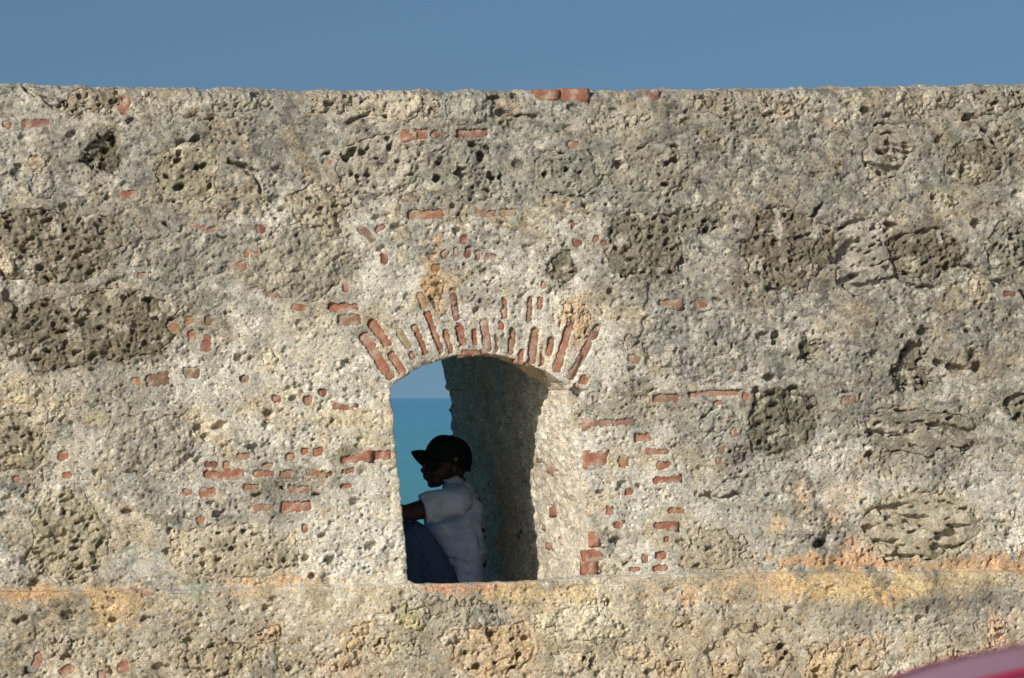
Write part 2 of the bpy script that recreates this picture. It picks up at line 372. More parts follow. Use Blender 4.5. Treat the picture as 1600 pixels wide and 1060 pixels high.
# bricks: u, v, width, height, tilt, colour, how much mortar clings to it
RD = (.42, .135, .078); DR = (.27, .085, .058); OR = (.47, .215, .10); FD = (.46, .25, .175); BN = (.27, .17, .115); TN = (.44, .31, .19); LR = (.50, .185, .11)
BRICKS = [
    (12, 195, 14, 11, 0, DR, .5), (56, 193, 42, 12, 1, (.30, .12, .09), .3), (196, 166, 16, 27, -8, RD, .4), (203, 304, 27, 12, 2, (.33, .11, .075), .3),
    (391, 398, 20, 14, -10, LR, .4), (377, 416, 20, 15, 20, FD, .4), (223, 430, 16, 9, 0, FD, .8), (318, 357, 44, 13, -3, FD, .9),
    (292, 503, 18, 14, 10, OR, .4), (327, 501, 14, 16, 0, BN, .3), (273, 512, 15, 12, 0, OR, .6),
    (651, 210, 44, 16, 3, RD, .2), (680, 210, 15, 11, 0, DR, .4), (737, 208, 52, 13, 2, (.32, .11, .085), .4), (666, 335, 58, 15, 2, OR, .25),
    (761, 334, 36, 10, 0, (.42, .235, .15), .4), (794, 333, 26, 11, 0, TN, .4), (407, 359, 15, 14, 0, DR, .3), (574, 366, 34, 12, -38, BN, .5),
    (594, 357, 18, 11, 24, FD, .7), (600, 405, 14, 17, 0, DR, .3), (432, 457, 42, 18, 4, (.285, .17, .125), .5), (467, 481, 24, 9, -10, RD, .3),
    (536, 480, 52, 14, 2, LR, .3), (546, 500, 38, 18, 0, (.36, .20, .135), .3), (540, 449, 11, 15, -10, LR, .6),
    (726, 375, 11, 14, -10, DR, .5), (714, 392, 9, 14, 0, FD, .6), (733, 394, 10, 18, -8, DR, .4), (748, 399, 9, 16, 0, (.33, .17, .13), .6), (696, 398, 13, 14, 0, BN, .3),
    (768, 401, 19, 10, 8, BN, .5), (682, 418, 15, 12, 0, OR, .5),
    (708, 463, 10, 24, -6, (.27, .11, .085), .3), (856, 149, 33, 12, 0, (.36, .13, .085), .2), (899, 149, 42, 16, 0, RD, .2), (1020, 151, 19, 14, 10, (.24, .12, .09), .4),
    (895, 226, 21, 12, 0, FD, .5), (895, 351, 14, 15, 24, (.36, .17, .115), .6), (902, 380, 17, 14, 0, DR, .3), (932, 374, 9, 12, 0, (.36, .17, .12), .5),
    (944, 380, 9, 9, 0, (.36, .15, .1), .5), (849, 445, 9, 12, 0, LR, .5), (1045, 474, 36, 11, -2, FD, .8), (1007, 392, 11, 12, 0, FD, .7),
    (1579, 460, 20, 8, -8, DR, .4), (300, 526, 15, 20, 8, LR, .4), (323, 537, 17, 26, 0, (.36, .14, .095), .4), (213, 596, 15, 14, 0, OR, .4),
    (245, 594, 38, 20, 10, (.27, .145, .10), .15), (298, 583, 30, 19, 0, (.265, .165, .12), .3), (382, 592, 16, 12, 0, DR, .5), (260, 653, 11, 9, 0, RD, .4),
    (264, 672, 13, 13, 0, LR, .4), (287, 700, 15, 18, 0, RD, .5), (99, 712, 19, 15, 12, LR, .2), (106, 743, 14, 10, 0, LR, .3), (26, 749, 11, 9, 0, FD, .4),
    (330, 728, 22, 14, 0, DR, .4), (335, 744, 34, 14, -10, RD, .3), (368, 742, 30, 15, 4, RD, .15), (398, 742, 16, 13, 0, RD, .3), (355, 726, 12, 10, 0, LR, .5),
    (294, 769, 15, 10, 0, LR, .5), (324, 770, 28, 14, 4, RD, .2), (392, 761, 24, 8, 0, OR, .5), (394, 794, 13, 9, 0, LR, .5), (313, 813, 13, 12, 0, LR, .5),
    (380, 713, 22, 10, 0, FD, .7), (432, 623, 18, 14, 0, DR, .4), (481, 626, 15, 16, 0, (.44, .22, .14), .4), (504, 614, 15, 12, 0, DR, .5), (538, 637, 36, 10, -6, RD, .7),
    (557, 634, 10, 8, 0, RD, .5), (453, 714, 15, 12, 0, LR, .5), (477, 706, 13, 10, 0, LR, .6), (497, 706, 17, 12, 18, LR, .4), (417, 728, 19, 12, 0, LR, .4),
    (413, 740, 32, 9, 0, LR, .5), (447, 741, 24, 14, 0, (.36, .21, .155), .5), (555, 717, 48, 13, 8, LR, .25), (596, 712, 34, 14, 5, RD, .15), (543, 736, 22, 8, 6, LR, .8),
    (500, 740, 40, 13, -4, OR, .7), (468, 765, 38, 14, 0, (.38, .20, .15), .6), (462, 792, 52, 17, 4, LR, .25), (415, 793, 36, 10, 2, FD, .6), (540, 760, 20, 6, 8, LR, .6),
    (477, 826, 9, 13, 0, RD, .3), (990, 561, 21, 12, -8, FD, .4), (1138, 579, 26, 9, 0, FD, .9), (1041, 622, 42, 13, 0, (.36, .20, .125), .3), (1119, 615, 92, 10, 3, (.50, .27, .17), .5),
    (1165, 620, 14, 14, -20, LR, .5), (953, 661, 84, 13, 4, (.43, .23, .175), .6), (1004, 684, 32, 15, 2, LR, .35), (931, 717, 36, 21, 3, LR, .3), (974, 722, 19, 18, 0, (.52, .25, .13), .4),
    (1028, 706, 36, 8, 0, LR, .5), (1038, 727, 23, 13, 0, LR, .25), (1043, 750, 42, 11, 2, RD, .5), (984, 769, 15, 10, 0, LR, .4), (953, 798, 13, 15, 0, LR, .5),
    (966, 821, 14, 11, 0, RD, .4), (1041, 822, 37, 11, -2, RD, .3), (930, 843, 12, 17, 0, LR, .4), (930, 869, 27, 15, 8, RD, .25), (924, 888, 18, 14, 0, RD, .35),
    (1031, 868, 19, 12, 4, RD, .3), (1069, 878, 18, 19, -8, RD, .3), (1032, 888, 24, 9, 4, LR, .4), (992, 890, 18, 7, -4, LR, .6), (1007, 873, 10, 14, 0, FD, .4),
    (1057, 798, 27, 9, -4, OR, .7), (1042, 843, 9, 9, 0, RD, .4), (1143, 655, 13, 14, 0, RD, .5), (1122, 631, 14, 9, 0, FD, .8), (1147, 676, 9, 14, 0, FD, .7),
    (1128, 702, 15, 17, 0, BN, .4), (1124, 720, 10, 11, 0, (.33, .18, .14), .5), (102, 1046, 24, 16, 28, RD, .25), (192, 1042, 21, 20, 0, RD, .3), (56, 1032, 14, 26, -14, FD, .5),
    (157, 1054, 16, 14, 0, FD, .4), (229, 928, 22, 9, 8, FD, .6), (1092, 476, 28, 12, 4, (.26, .10, .07), .2), (911, 594, 15, 15, 10, RD, .3),
    (512, 252, 16, 10, 0, FD, .5), (1325, 626, 24, 12, 0, (.30, .2, .13), .3), (172, 935, 14, 8, 0, FD, .7), (760, 1052, 16, 10, 0, OR, .5),
    # bricks of the arch, set on edge
    (640, 548, 8, 30, 27, LR, .5), (700, 534, 9, 36, 14, LR, .55), (773, 534, 9, 34, 2, LR, .6), (800, 533, 9, 40, -4, FD, .6), (848, 556, 9, 34, -11, LR, .55), (895, 572, 9, 36, -25, FD, .5), (607, 556, 8, 34, 35, FD, .5),
    (590, 557, 15, 86, 34.5, LR, .18), (593, 521, 13, 52, 36, LR, .25), (621, 568, 10, 42, 33, LR, .5), (628, 525, 9, 46, 31, (.42, .36, .2), .6),
    (656, 531, 9, 52, 23, RD, .75), (678, 517, 9, 74, 20, RD, .55), (712, 480, 7, 40, 8, DR, .45), (722, 530, 13, 50, 9, RD, .5),
    (744, 534, 9, 38, 5, RD, .6), (759, 524, 12, 50, 8, (.43, .20, .15), .3), (775, 507, 8, 18, 0, LR, .7), (783, 507, 8, 16, 0, LR, .7),
    (788, 482, 8, 32, 0, RD, .6), (816, 556, 10, 20, -12, LR, .7), (834, 541, 12, 56, -6, (.46, .255, .165), .35), (828, 484, 7, 38, -4, (.40, .22, .15), .6),
    (844, 474, 7, 18, -8, LR, .6), (860, 542, 9, 28, -4, (.40, .20, .13), .5), (881, 539, 12, 88, -16, LR, .35), (909, 557, 11, 80, -29, (.46, .215, .145), .5),
    (930, 519, 11, 24, -24, BN, .4),
    (738, 550, 36, 6, 0, RD, .5), (660, 470, 9, 26, 18, (.55, .34, .17), .5),
]

# colour the lime itself has, soft-edged: u, v, half width, half height, colour, strength
STAINS = [
    (60, 928, 90, 12, (.62, .38, .18), .8), (180, 945, 45, 26, (.60, .42, .22), .7), (160, 975, 30, 20, (.62, .46, .24), .6), (415, 906, 90, 9, (.62, .37, .19), .85),
    (390, 925, 60, 10, (.60, .42, .26), .5), (1380, 878, 220, 12, (.62, .36, .18), .8), (1560, 880, 60, 16, (.58, .36, .2), .8), (1330, 920, 130, 24, (.70, .52, .27), .85),
    (1240, 915, 60, 26, (.64, .45, .24), .6), (1480, 912, 70, 20, (.68, .54, .32), .7), (1380, 940, 30, 16, (.66, .42, .2), .7), (1255, 770, 14, 26, (.66, .41, .2), .9),
    (1322, 768, 24, 20, (.64, .42, .26), .75), (1215, 820, 12, 16, (.66, .44, .2), .8), (1345, 862, 34, 20, (.60, .40, .25), .7), (1305, 800, 16, 20, (.64, .42, .25), .7),
    (1298, 778, 10, 16, (.66, .45, .25), .6), (1340, 755, 14, 10, (.66, .42, .26), .6), (1530, 845, 14, 40, (.60, .43, .27), .5),
    (740, 920, 110, 9, (.62, .33, .20), .8), (850, 930, 70, 18, (.74, .58, .33), .8), (1120, 922, 100, 18, (.60, .44, .27), .55), (1180, 905, 60, 14, (.64, .45, .25), .6),
    (1066, 930, 14, 22, (.60, .40, .22), .6), (610, 790, 26, 26, (.62, .45, .25), .45), (600, 892, 14, 12, (.64, .44, .24), .7), (800, 945, 60, 24, (.58, .44, .25), .6),
    (195, 696, 30, 12, (.72, .61, .33), .85), (150, 655, 24, 10, (.68, .58, .34), .6), (674, 400, 14, 34, (.58, .37, .2), .7),
    (480, 545, 70, 46, (.66, .60, .48), .8), (560, 690, 60, 40, (.62, .54, .38), .4), (560, 660, 50, 12, (.66, .57, .36), .5),
    (470, 765, 70, 42, (.22, .205, .17), .75), (400, 770, 24, 30, (.26, .24, .19), .6), (550, 705, 36, 8, (.27, .235, .16), .85), (523, 720, 6, 18, (.27, .235, .16), .85), (562, 732, 7, 10, (.27, .23, .17), .8),
    (470, 705, 90, 8, (.34, .30, .22), .5), (955, 645, 50, 22, (.36, .33, .25), .7), (990, 650, 16, 22, (.30, .28, .22), .6), (630, 975, 14, 40, (.34, .30, .23), .75),
    (650, 1010, 60, 22, (.36, .32, .25), .6), (985, 990, 36, 30, (.36, .325, .26), .7), (930, 1010, 60, 12, (.40, .345, .25), .6), (850, 990, 30, 40, (.50, .42, .28), .5),
    (1380, 965, 170, 26, (.40, .375, .315), .65), (1540, 935, 80, 18, (.20, .19, .165), .7), (1450, 945, 40, 12, (.19, .18, .155), .7), (190, 600, 60, 60, (.30, .275, .22), .6),
    (1290, 705, 70, 30, (.62, .59, .52), .6), (1320, 760, 80, 40, (.66, .61, .52), .6), (1540, 790, 70, 60, (.60, .57, .5), .5), (60, 590, 70, 70, (.52, .455, .36), .8),
    (90, 720, 60, 24, (.56, .50, .4), .6), (1390, 220, 20, 26, (.22, .215, .195), .5), (310, 925, 14, 30, (.45, .49, .36), .5), (740, 600, 20, 40, (.5, .5, .4), .2),
    (1150, 770, 100, 90, (.44, .42, .36), .5), (350, 990, 90, 30, (.42, .385, .31), .5), (570, 840, 80, 75, (.73, .685, .58), .75), (600, 750, 40, 30, (.70, .65, .54), .5),
    (870, 860, 40, 40, (.55, .5, .39), .6),
]
# regional weathering: negative = clean pale lime, positive = grey crust
WEATHER = [
    (480, 560, 150, 100, -.45), (560, 790, 130, 180, -1.0), (970, 770, 140, 180, -.62), (780, 500, 190, 80, -.55), (350, 640, 140, 90, -.35), (640, 400, 120, 60, -.2),
    (800, 180, 1500, 180, .28), (1400, 420, 380, 330, .30), (1100, 320, 200, 150, .18), (300, 300, 300, 140, .10), (200, 430, 260, 120, .1), (800, 990, 900, 70, -.28),
    (1500, 820, 200, 80, -.2), (60, 580, 120, 90, -.1), (700, 600, 60, 60, -.2),
]
HOLES = [  # pockets where a pebble or brick has dropped out: u, v, half width, half height, tilt, depth
    (1094, 473, 14, 8, 4, .05), (1326, 620, 17, 9, -4, .05), (14, 424, 12, 12, 0, .06), (540, 287, 7, 8, 0, .07), (1211, 524, 8, 7, 0, .05), (1209, 536, 5, 4, 0, .04),
    (513, 244, 11, 7, 0, .05), (738, 231, 17, 8, 0, .035), (1201, 590, 10, 6, 0, .04), (1468, 567, 9, 6, -20, .05), (1495, 576, 18, 7, -10, .045), (1528, 573, 9, 9, 0, .05),
    (1520, 552, 9, 6, 0, .03), (478, 873, 8, 5, 20, .035), (488, 900, 6, 5, 0, .04), (626, 927, 7, 5, 0, .04), (904, 608, 9, 12, 20, .04), (425, 935, 7, 5, 0, .035), (945, 940, 5, 6, 0, .04),
    (888, 918, 6, 4, 20, .03), (820, 922, 5, 4, 0, .03), (1290, 845, 6, 12, 0, .03), (1283, 850, 10, 8, 20, .03), (1180, 615, 8, 10, 0, .04), (1240, 610, 12, 8, 0, .04),
    (450, 1045, 6, 5, 0, .03), (250, 1042, 12, 6, 0, .03), (34, 968, 12, 5, 30, .03), (175, 968, 7, 4, 0, .03), (760, 232, 8, 6, 0, .03), (310, 670, 8, 8, 0, .03), (345, 665, 12, 7, 20, .03),
    (1055, 230, 6, 5, 0, .03), (1052, 372, 12, 7, 0, .03), (1060, 408, 10, 7, 0, .03), (952, 455, 5, 5, 0, .03), (600, 268, 6, 6, 0, .04), (395, 150, 20, 6, 4, .03), (575, 160, 12, 7, 0, .03),
    (775, 155, 12, 7, 0, .035), (786, 178, 13, 6, -20, .03), (1392, 352, 10, 5, 0, .04), (1375, 362, 16, 4, 10, .03), (1458, 308, 6, 5, -20, .03), (1575, 395, 9, 8, 0, .04), (1526, 350, 10, 8, 0, .035),
    (1595, 395, 6, 14, 0, .04), (380, 260, 8, 5, 0, .03), (443, 372, 8, 5, 0, .035), (476, 374, 8, 6, 30, .035), (494, 365, 10, 4, 0, .03), (145, 232, 8, 8, 0, .05),
    (1580, 630, 8, 10, 30, .06), (30, 260, 6, 5, 0, .03), (200, 800, 10, 5, -10, .03), (265, 862, 12, 5, 0, .03), (110, 962, 16, 9, -10, .02),
]
CRACKS = [
    [(1300, 388), (1308, 412), (1318, 430), (1336, 447), (1350, 452)], [(1392, 424), (1408, 434), (1425, 445), (1456, 446)], [(1488, 400), (1500, 414), (1528, 424), (1555, 440), (1600, 466)],
    [(1512, 180), (1532, 195), (1550, 212), (1560, 232)], [(1280, 322), (1272, 336), (1268, 350)], [(256, 352), (285, 362), (320, 372), (350, 374)], [(592, 172), (604, 182), (640, 190)],
    [(545, 190), (575, 180), (592, 170)], [(470, 325), (510, 332), (535, 318)], [(1200, 455), (1230, 440)], [(800, 183), (840, 182)], [(130, 255), (160, 262), (185, 268)], [(40, 140), (90, 165), (110, 160)],
    [(440, 760), (470, 772), (500, 772)], [(1100, 776), (1160, 775)], [(880, 505), (884, 540)], [(360, 250), (400, 275), (410, 300)], [(5, 460), (30, 480), (15, 520)],
]


STEP = .055


def pline(pts, uu):
    p = np.array(pts, float)
    return np.interp(uu, p[:, 0], p[:, 1])


def base_h(x, z):
    """the slow unevenness of the wall face, metres towards the viewer"""
    return .022 * fbm(x, z, 1.3, 2, 11) + .010 * fbm(x, z, 5.5, 2, 21)


def ell(uu, vv, c):
    u, v, ru, rv, tilt = c[:5]
    a = math.radians(tilt); ca, sa = math.cos(a), math.sin(a)
    du = uu - u; dv = -(vv - v)
    return (du * ca + dv * sa) / ru, (-du * sa + dv * ca) / rv


def near(uu, vv, c, pad=1.6):
    r = max(c[2], c[3]) * pad + 12
    return (np.abs(uu - c[0]) < r) & (np.abs(vv - c[1]) < r)


def stone_sd(uu, vv, x, z, i):
    """signed distance (m) to the ragged outline of stone i, negative inside"""
    s = STONES[i]
    p, q = ell(uu, vv, s)
    r = (np.abs(p) ** s[8] + np.abs(q) ** s[8]) ** (1 / s[8])
    mn = min(s[2], s[3])
    ang = fbm(x, z, 0.9 / (mn * PX), 4, 300 + i, .6) * (.20 if mn > 34 else .48)
    return (r - 1 + ang) * mn * PX


def brick_sd(uu, vv, x, z, i):
    b = BRICKS[i]
    a = math.radians(b[4]); ca, sa = math.cos(a), math.sin(a)
    du = (uu - b[0]) * PX; dv = -(vv - b[1]) * PX
    p = du * ca + dv * sa; q = -du * sa + dv * ca
    hw, hh = b[2] / 2 * PX, b[3] / 2 * PX
    r = min(hw, hh) * .75
    dx = np.abs(p) - hw + r; dz = np.abs(q) - hh + r
    sd = np.hypot(np.maximum(dx, 0), np.maximum(dz, 0)) + np.minimum(np.maximum(dx, dz), 0) - r
    k = min(1.0, b[6] + .15)
    if min(b[2], b[3]) < 13:
        k *= .6
    if b[3] > 1.8 * b[2]:
        sd = sd - .003
    return sd + np.abs(fbm(x, z, 26, 3, 500 + i)) * (.005 + .012 * k) * min(1.0, min(b[2], b[3]) / 14) - .002 + np.maximum(perlin(x * 60, z * 60, 700 + i), 0) * .035 * k * k + np.maximum(fbm(x, z, 16, 2, 800 + i), 0) * .014 * k


# ------------------------------------------------------------------ the wall: mortar face, reveals, top and back in one watertight core
def build_grid():
    d = np.arange(-2.72, 2.7201, .005)
    m_ = np.arange(.010, 1.5, .010)
    g = 1.5 + np.cumsum(.012 * 1.10 ** np.arange(1, 60)); g = np.concatenate([m_, g[g < 7]])
    xs = np.concatenate([-2.72 - g[::-1], d, 2.72 + g])
    fz = np.concatenate([np.linspace(0, .10, 31)[:-1], np.arange(.10, 1.0, .00166), [1.0]])
    X = np.repeat(xs[None, :], len(fz), 0)
    u0, _ = pxof(xs, np.full_like(xs, 2.0))
    zt = np.array([at(u, pline(TOPLINE, u))[1] for u in u0])
    zt = zt + .005 * fbm(xs, xs * 0 + 5, 5, 3, 31) + .0025 * fbm(xs, xs * 0 + 9, 45, 2, 35)
    Z = fz[:, None] * zt[None, :]
    return xs, fz, X, Z, zt


xs, fz, X, Z, ztop = build_grid()
U, V = pxof(X, Z)


def face_fields(x, z, uu, vv, zt=None):
    """height (towards viewer) and colour of the mortar face"""
    b = base_h(x, z)
    rough = .05 + .60 * sstep(-.45, .65, fbm(x, z, 2.6, 4, 41, .6))
    for (u, v, ru, rv, s) in [(60, 590, 80, 70, .6), (480, 550, 60, 40, .5), (1330, 920, 140, 26, .5), (870, 860, 30, 50, .5), (1380, 960, 150, 30, .35), (600, 985, 200, 50, .3), (560, 690, 60, 40, .4)]:
        rough *= 1 - s * np.exp(-(((uu - u) / ru) ** 2 + ((vv - v) / rv) ** 2))
    far = sstep(4.9, 4.2, np.abs(x)) * .9 + .1          # the mesh is coarser well outside the picture, so is the relief
    rough = rough * far
    h = b + rough * (.0062 * fbm(x, z, 13, 5, 51, .66))
    f1, r1, r2 = cells(x, z, .030, 61)
    dome = np.clip(1 - f1 / .62, 0, 1)
    h += rough * .0036 * np.sqrt(dome) * (r1 > .62) * (.4 + r2)
    f2, q1, q2 = cells(x, z, .0125, 71)
    h += rough * .0012 * np.sqrt(np.clip(1 - f2 / .7, 0, 1)) * (.2 + q1)
    # hollows: weathered pockets between the lumps
    hol = sstep(.22, .62, fbm(x, z, 10, 3, 81, .6))
    h -= rough * .015 * hol
    f3, p1, p2 = cells(x, z, .062, 91, 1.4)
    rad = (.10 + .30 * p2 * p2)
    pit = sstep(rad, rad * .55, f3 + .10 * perlin(x * 60, z * 60, 95)) * (p1 > .74)
    h -= pit * (.014 + .026 * p2) * (.3 + rough)
    f4, p3, p4 = cells(x, z, .024, 101, 1.3)
    pit2 = sstep(.34, .18, f4 + .12 * perlin(x * 110, z * 110, 103)) * (p3 > .80)
    h -= pit2 * .016 * (.35 + .7 * rough)
    f5, p5, p6 = cells(x + .01 * perlin(x * 30, z * 30, 97), z, .0165, 107, 1.5)
    h -= (.35 + .65 * rough) * .011 * sstep(.36, .18, f5) * (p5 > .80) * (.6 + p6)
    # thin cracks
    ridge = np.abs(fbm(x, z, 3.6, 4, 111, .6))
    crk = sstep(.022, .0, ridge) * sstep(.05, .4, fbm(x, z, 1.7, 2, 121))
    h -= .014 * crk
    for c in HOLES:
        m = near(uu, vv, c)
        p, q = ell(uu[m], vv[m], c)
        r = np.hypot(p, q) + .28 * fbm(x[m], z[m], 38, 2, 131)
        h[m] -= c[5] * sstep(1.12, .75, r)
    for ck in CRACKS:
        P = np.array(ck, float)
        lo = P.min(0) - 16; hi = P.max(0) + 16
        m = (uu > lo[0]) & (uu < hi[0]) & (vv > lo[1]) & (vv < hi[1])
        au, av = uu[m] + 7 * fbm(x[m], z[m], 14, 2, 141), vv[m] + 7 * fbm(x[m], z[m], 14, 2, 147)
        dd = np.full(au.shape, 99.0)
        for k in range(len(P) - 1):
            a, c = P[k], P[k + 1]; ac = c - a
            t = np.clip(((au - a[0]) * ac[0] + (av - a[1]) * ac[1]) / (ac @ ac), 0, 1)
            dd = np.minimum(dd, np.hypot(au - a[0] - t * ac[0], av - a[1] - t * ac[1]))
        wd = 3.0 + 2.2 * fbm(x[m], z[m], 12, 2, 151)
        h[m] -= .038 * sstep(wd + 2.0, wd - 1.2, dd)
    # footing course below the sill line stands forward
    led = pline(LEDGE, uu)
    zl = (vv - led) * PX + .004 * fbm(x, z, 9, 3, 161)
    lip = np.exp(-((zl - .03) / .045) ** 2)
    h = h * (1 - .7 * lip) + b * .7 * lip
    h += STEP * sstep(-.002, .008, zl)
    # colour
    W = np.zeros_like(x) + .17
    for (u, v, ru, rv, s) in WEATHER:
        W += s * np.exp(-(((uu - u) / ru) ** 2 + ((vv - v) / rv) ** 2))
    n1 = fbm(x, z, 2.3, 5, 171, .62)
    n2 = fbm(x, z, 8.5, 4, 181, .6)
    n3 = fbm(x, z, 28, 3, 191, .6) * far
    wet = np.clip(sstep(-.50, .75, W + .55 * n1 + .32 * n2 + .25 * n3), 0, 1)
    cream = np.array([.625, .58, .485]); grey = np.array([.310, .287, .237]); brown = np.array([.43, .345, .225]); black = np.array([.115, .108, .095])
    col = cream[None, None] * (1 - wet[..., None]) + grey * wet[..., None]
    bt = sstep(.0, .55, fbm(x, z, 4.2, 4, 201, .6)) * .65
    bt = np.clip(bt + .55 * sstep(0, .02, zl), 0, .85)
    col = col * (1 - bt[..., None]) + (brown * (1.25 - .45 * wet[..., None])) * bt[..., None]
    lich_shade = far * sstep(.12, .62, fbm(x * .75, z * 1.15, 19, 4, 211, .72) + .42 * (W - .15)) * sstep(-.25, .35, W + .35 * n1)  # black lichen, thickened to stand in for dark shaded hollows
    col = col * (1 - .68 * lich_shade[..., None]) + black * .68 * lich_shade[..., None]
    # single aggregate stones keep their own colour
    pc = np.stack([.60 + .3 * r2, .56 + .28 * r2, .47 + .24 * r2], -1) * np.where(r1 > .80, 1.15, np.where(r1 < .58, .55, .85))[..., None]
    pm = (far * sstep(.50, .40, f1) * (r1 > .45) * .60)[..., None]
    col = col * (1 - pm) + (col * .35 + .65 * pc * (.55 + .45 * (1 - wet[..., None]))) * pm
    for (u, v, ru, rv, c, s) in STAINS:
        m = (np.abs(uu - u) < ru * 2.2 + 20) & (np.abs(vv - v) < rv * 2.2 + 20)
        r = np.hypot((uu[m] - u) / ru, (vv[m] - v) / rv) + .75 * n2[m] + .60 * n3[m]
        k = (min(1.0, .95 * s) * sstep(1.35, .55, r))[:, None]
        col[m] = col[m] * (1 - k) + np.array(c) * k
    alpha = np.clip(.62 + .45 * rough + .1 * (1 - wet), 0, 1)
    return h, col, alpha


H, CO, AL = face_fields(X, Z, U, V)

# seats of the stones and bricks in the mortar
for i, s in enumerate(STONES):
    m = near(U, V, s, 1.5)
    if not m.any():
        continue
    sd = stone_sd(U[m], V[m], X[m], Z[m], i)
    H[m] -= .085 * sstep(-.003, -.026, sd)
    H[m] -= .014 * np.exp(-((sd - .001) / .007) ** 2) * sstep(.10, .40, fbm(X[m], Z[m], 7, 2, 221))
    k = (.75 * sstep(.035, -.002, sd + .022 * fbm(X[m], Z[m], 20, 3, 225, .6)))[:, None]
    CO[m] = CO[m] * (1 - k) + (np.array(s[6]) * .8 + .1) * k
for i, b in enumerate(BRICKS):
    m = near(U, V, b, .8)
    if not m.any():
        continue
    sd = brick_sd(U[m], V[m], X[m], Z[m], i)
    near_ = .95 * sstep(.028, .015, sd)
    lev = base_h(X[m], Z[m]) + STEP * (V[m] > pline(LEDGE, U[m]) + 4) + .001
    H[m] = H[m] * (1 - near_) + (lev * .55 + np.maximum(H[m], lev) * .45) * near_
    H[m] -= .045 * sstep(.001, -.005, sd)

# opening outline in wall coordinates, ragged
P = np.array([at(u, v) for u, v in OPENING])
seg = np.linalg.norm(np.roll(P, -1, 0) - P, axis=1)
pts, kind = [], []
for k in range(len(P)):
    n = max(2, int(seg[k] / .004))
    a, c = P[k], P[(k + 1) % len(P)]
    nx, nz = (c - a)[1] / seg[k], -(c - a)[0] / seg[k]
    kd = 0 if k < 13 else 1 if k < 20 else 2 if k < 26 else 3
    for j in range(n):
        q = a + (c - a) * j / n
        pts.append((q[0], q[1], nx, nz)); kind.append(kd)
pts = np.array(pts); kind = np.array(kind)
amp = np.where(kind == 2, .003, np.where(kind == 1, .006, .005))
wob = fbm(pts[:, 0], pts[:, 1], 16, 3, 231) * amp
OUT = np.stack([pts[:, 0] + pts[:, 2] * wob, pts[:, 1] + pts[:, 3] * wob], -1)

lo = OUT.min(0) - .16; hi = OUT.max(0) + .16
ji, = np.where((Z[:, X.shape[1] // 2] > lo[1]) & (Z[:, X.shape[1] // 2] < hi[1]))
ii, = np.where((xs > lo[0]) & (xs < hi[0]))
j0, j1, i0, i1 = ji[0], ji[-1] + 1, ii[0], ii[-1] + 1
sx = X[j0:j1, i0:i1].ravel().copy(); sz = Z[j0:j1, i0:i1].ravel().copy()
dist = np.empty(len(sx)); npt = np.empty(len(sx), int)
for a in range(0, len(sx), 4000):
    dd = (sx[a:a + 4000, None] - OUT[None, :, 0]) ** 2 + (sz[a:a + 4000, None] - OUT[None, :, 1]) ** 2
    npt[a:a + 4000] = dd.argmin(1); dist[a:a + 4000] = np.sqrt(dd.min(1))


def inside(x, z):
    r = np.zeros(len(x), bool)
    x0, z0 = OUT[:, 0], OUT[:, 1]; x1, z1 = np.roll(x0, -1), np.roll(z0, -1)
    for a in range(0, len(x), 4000):
        px, pz = x[a:a + 4000, None], z[a:a + 4000, None]
        c = ((z0 > pz) != (z1 > pz)) & (px < (x1 - x0) * (pz - z0) / (z1 - z0 + 1e-12) + x0)
        r[a:a + 4000] = c.sum(1) % 2 == 1
    return r


sn = dist < .0030
sx[sn] = OUT[npt[sn], 0]; sz[sn] = OUT[npt[sn], 1]
shp = (j1 - j0, i1 - i0)
X[j0:j1, i0:i1] = sx.reshape(shp); Z[j0:j1, i0:i1] = sz.reshape(shp)
kd = kind[npt]
rr = np.where(kd == 1, .035, np.where(kd == 2, .008, .010))
dp = np.where(kd == 1, .030, np.where(kd == 2, .006, .008))
sub = H[j0:j1, i0:i1].ravel()
fade = sstep(.05, 0, dist)
sub = sub * (1 - .55 * fade) + .55 * fade * (base_h(sx, sz) + np.where(sz < at(760, 911)[1] + .003, STEP, 0))
sub = sub - dp * np.exp(-dist / rr)
H[j0:j1, i0:i1] = sub.reshape(shp)
# rounded top arris
dz = ztop[None, :] - Z
H -= .026 * np.exp(-dz / .012) + .012 * np.exp(-dz / .05)

ins = np.zeros((X.shape[0] - 1, X.shape[1] - 1), bool)
cx = (X[:-1, :-1] + X[1:, :-1] + X[:-1, 1:] + X[1:, 1:]) / 4; cz = (Z[:-1, :-1] + Z[1:, :-1] + Z[:-1, 1:] + Z[1:, 1:]) / 4
ins[j0:j1 - 1, i0:i1 - 1] = inside(cx[j0:j1 - 1, i0:i1 - 1].ravel(), cz[j0:j1 - 1, i0:i1 - 1].ravel()).reshape(shp[0] - 1, shp[1] - 1)

# top surface rows
ty = np.array([.004, .010, .018, .030, .045, .065, .09, .13, .18, .26, .38, .55, .8, 1.1, 1.5, T])
TX = np.repeat(xs[None], len(ty), 0)
TY = np.repeat(ty[:, None], len(xs), 1)
hl = H[-1]
TZ = ztop[None] + .012 * fbm(TX, TY, 9, 4, 241, .6) * sstep(0, .05, TY) + .010 * sstep(0, .08, TY)
YY = np.concatenate([-H, -hl[None] * (1 - sstep(0, .3, TY)) + TY], 0)
XX = np.concatenate([X, TX], 0); ZZ = np.concatenate([Z, TZ], 0)
tc_ = np.repeat(CO[-1:], len(ty), 0) * .6 + .4 * np.array([.55, .5, .4])
CC = np.concatenate([CO, tc_], 0); AA = np.concatenate([AL, np.repeat(AL[-1:], len(ty), 0)], 0)
nr, nc = XX.shape
ids = np.arange(nr * nc).reshape(nr, nc)
keep = np.ones((nr - 1, nc - 1), bool); keep[:ins.shape[0]] &= ~ins
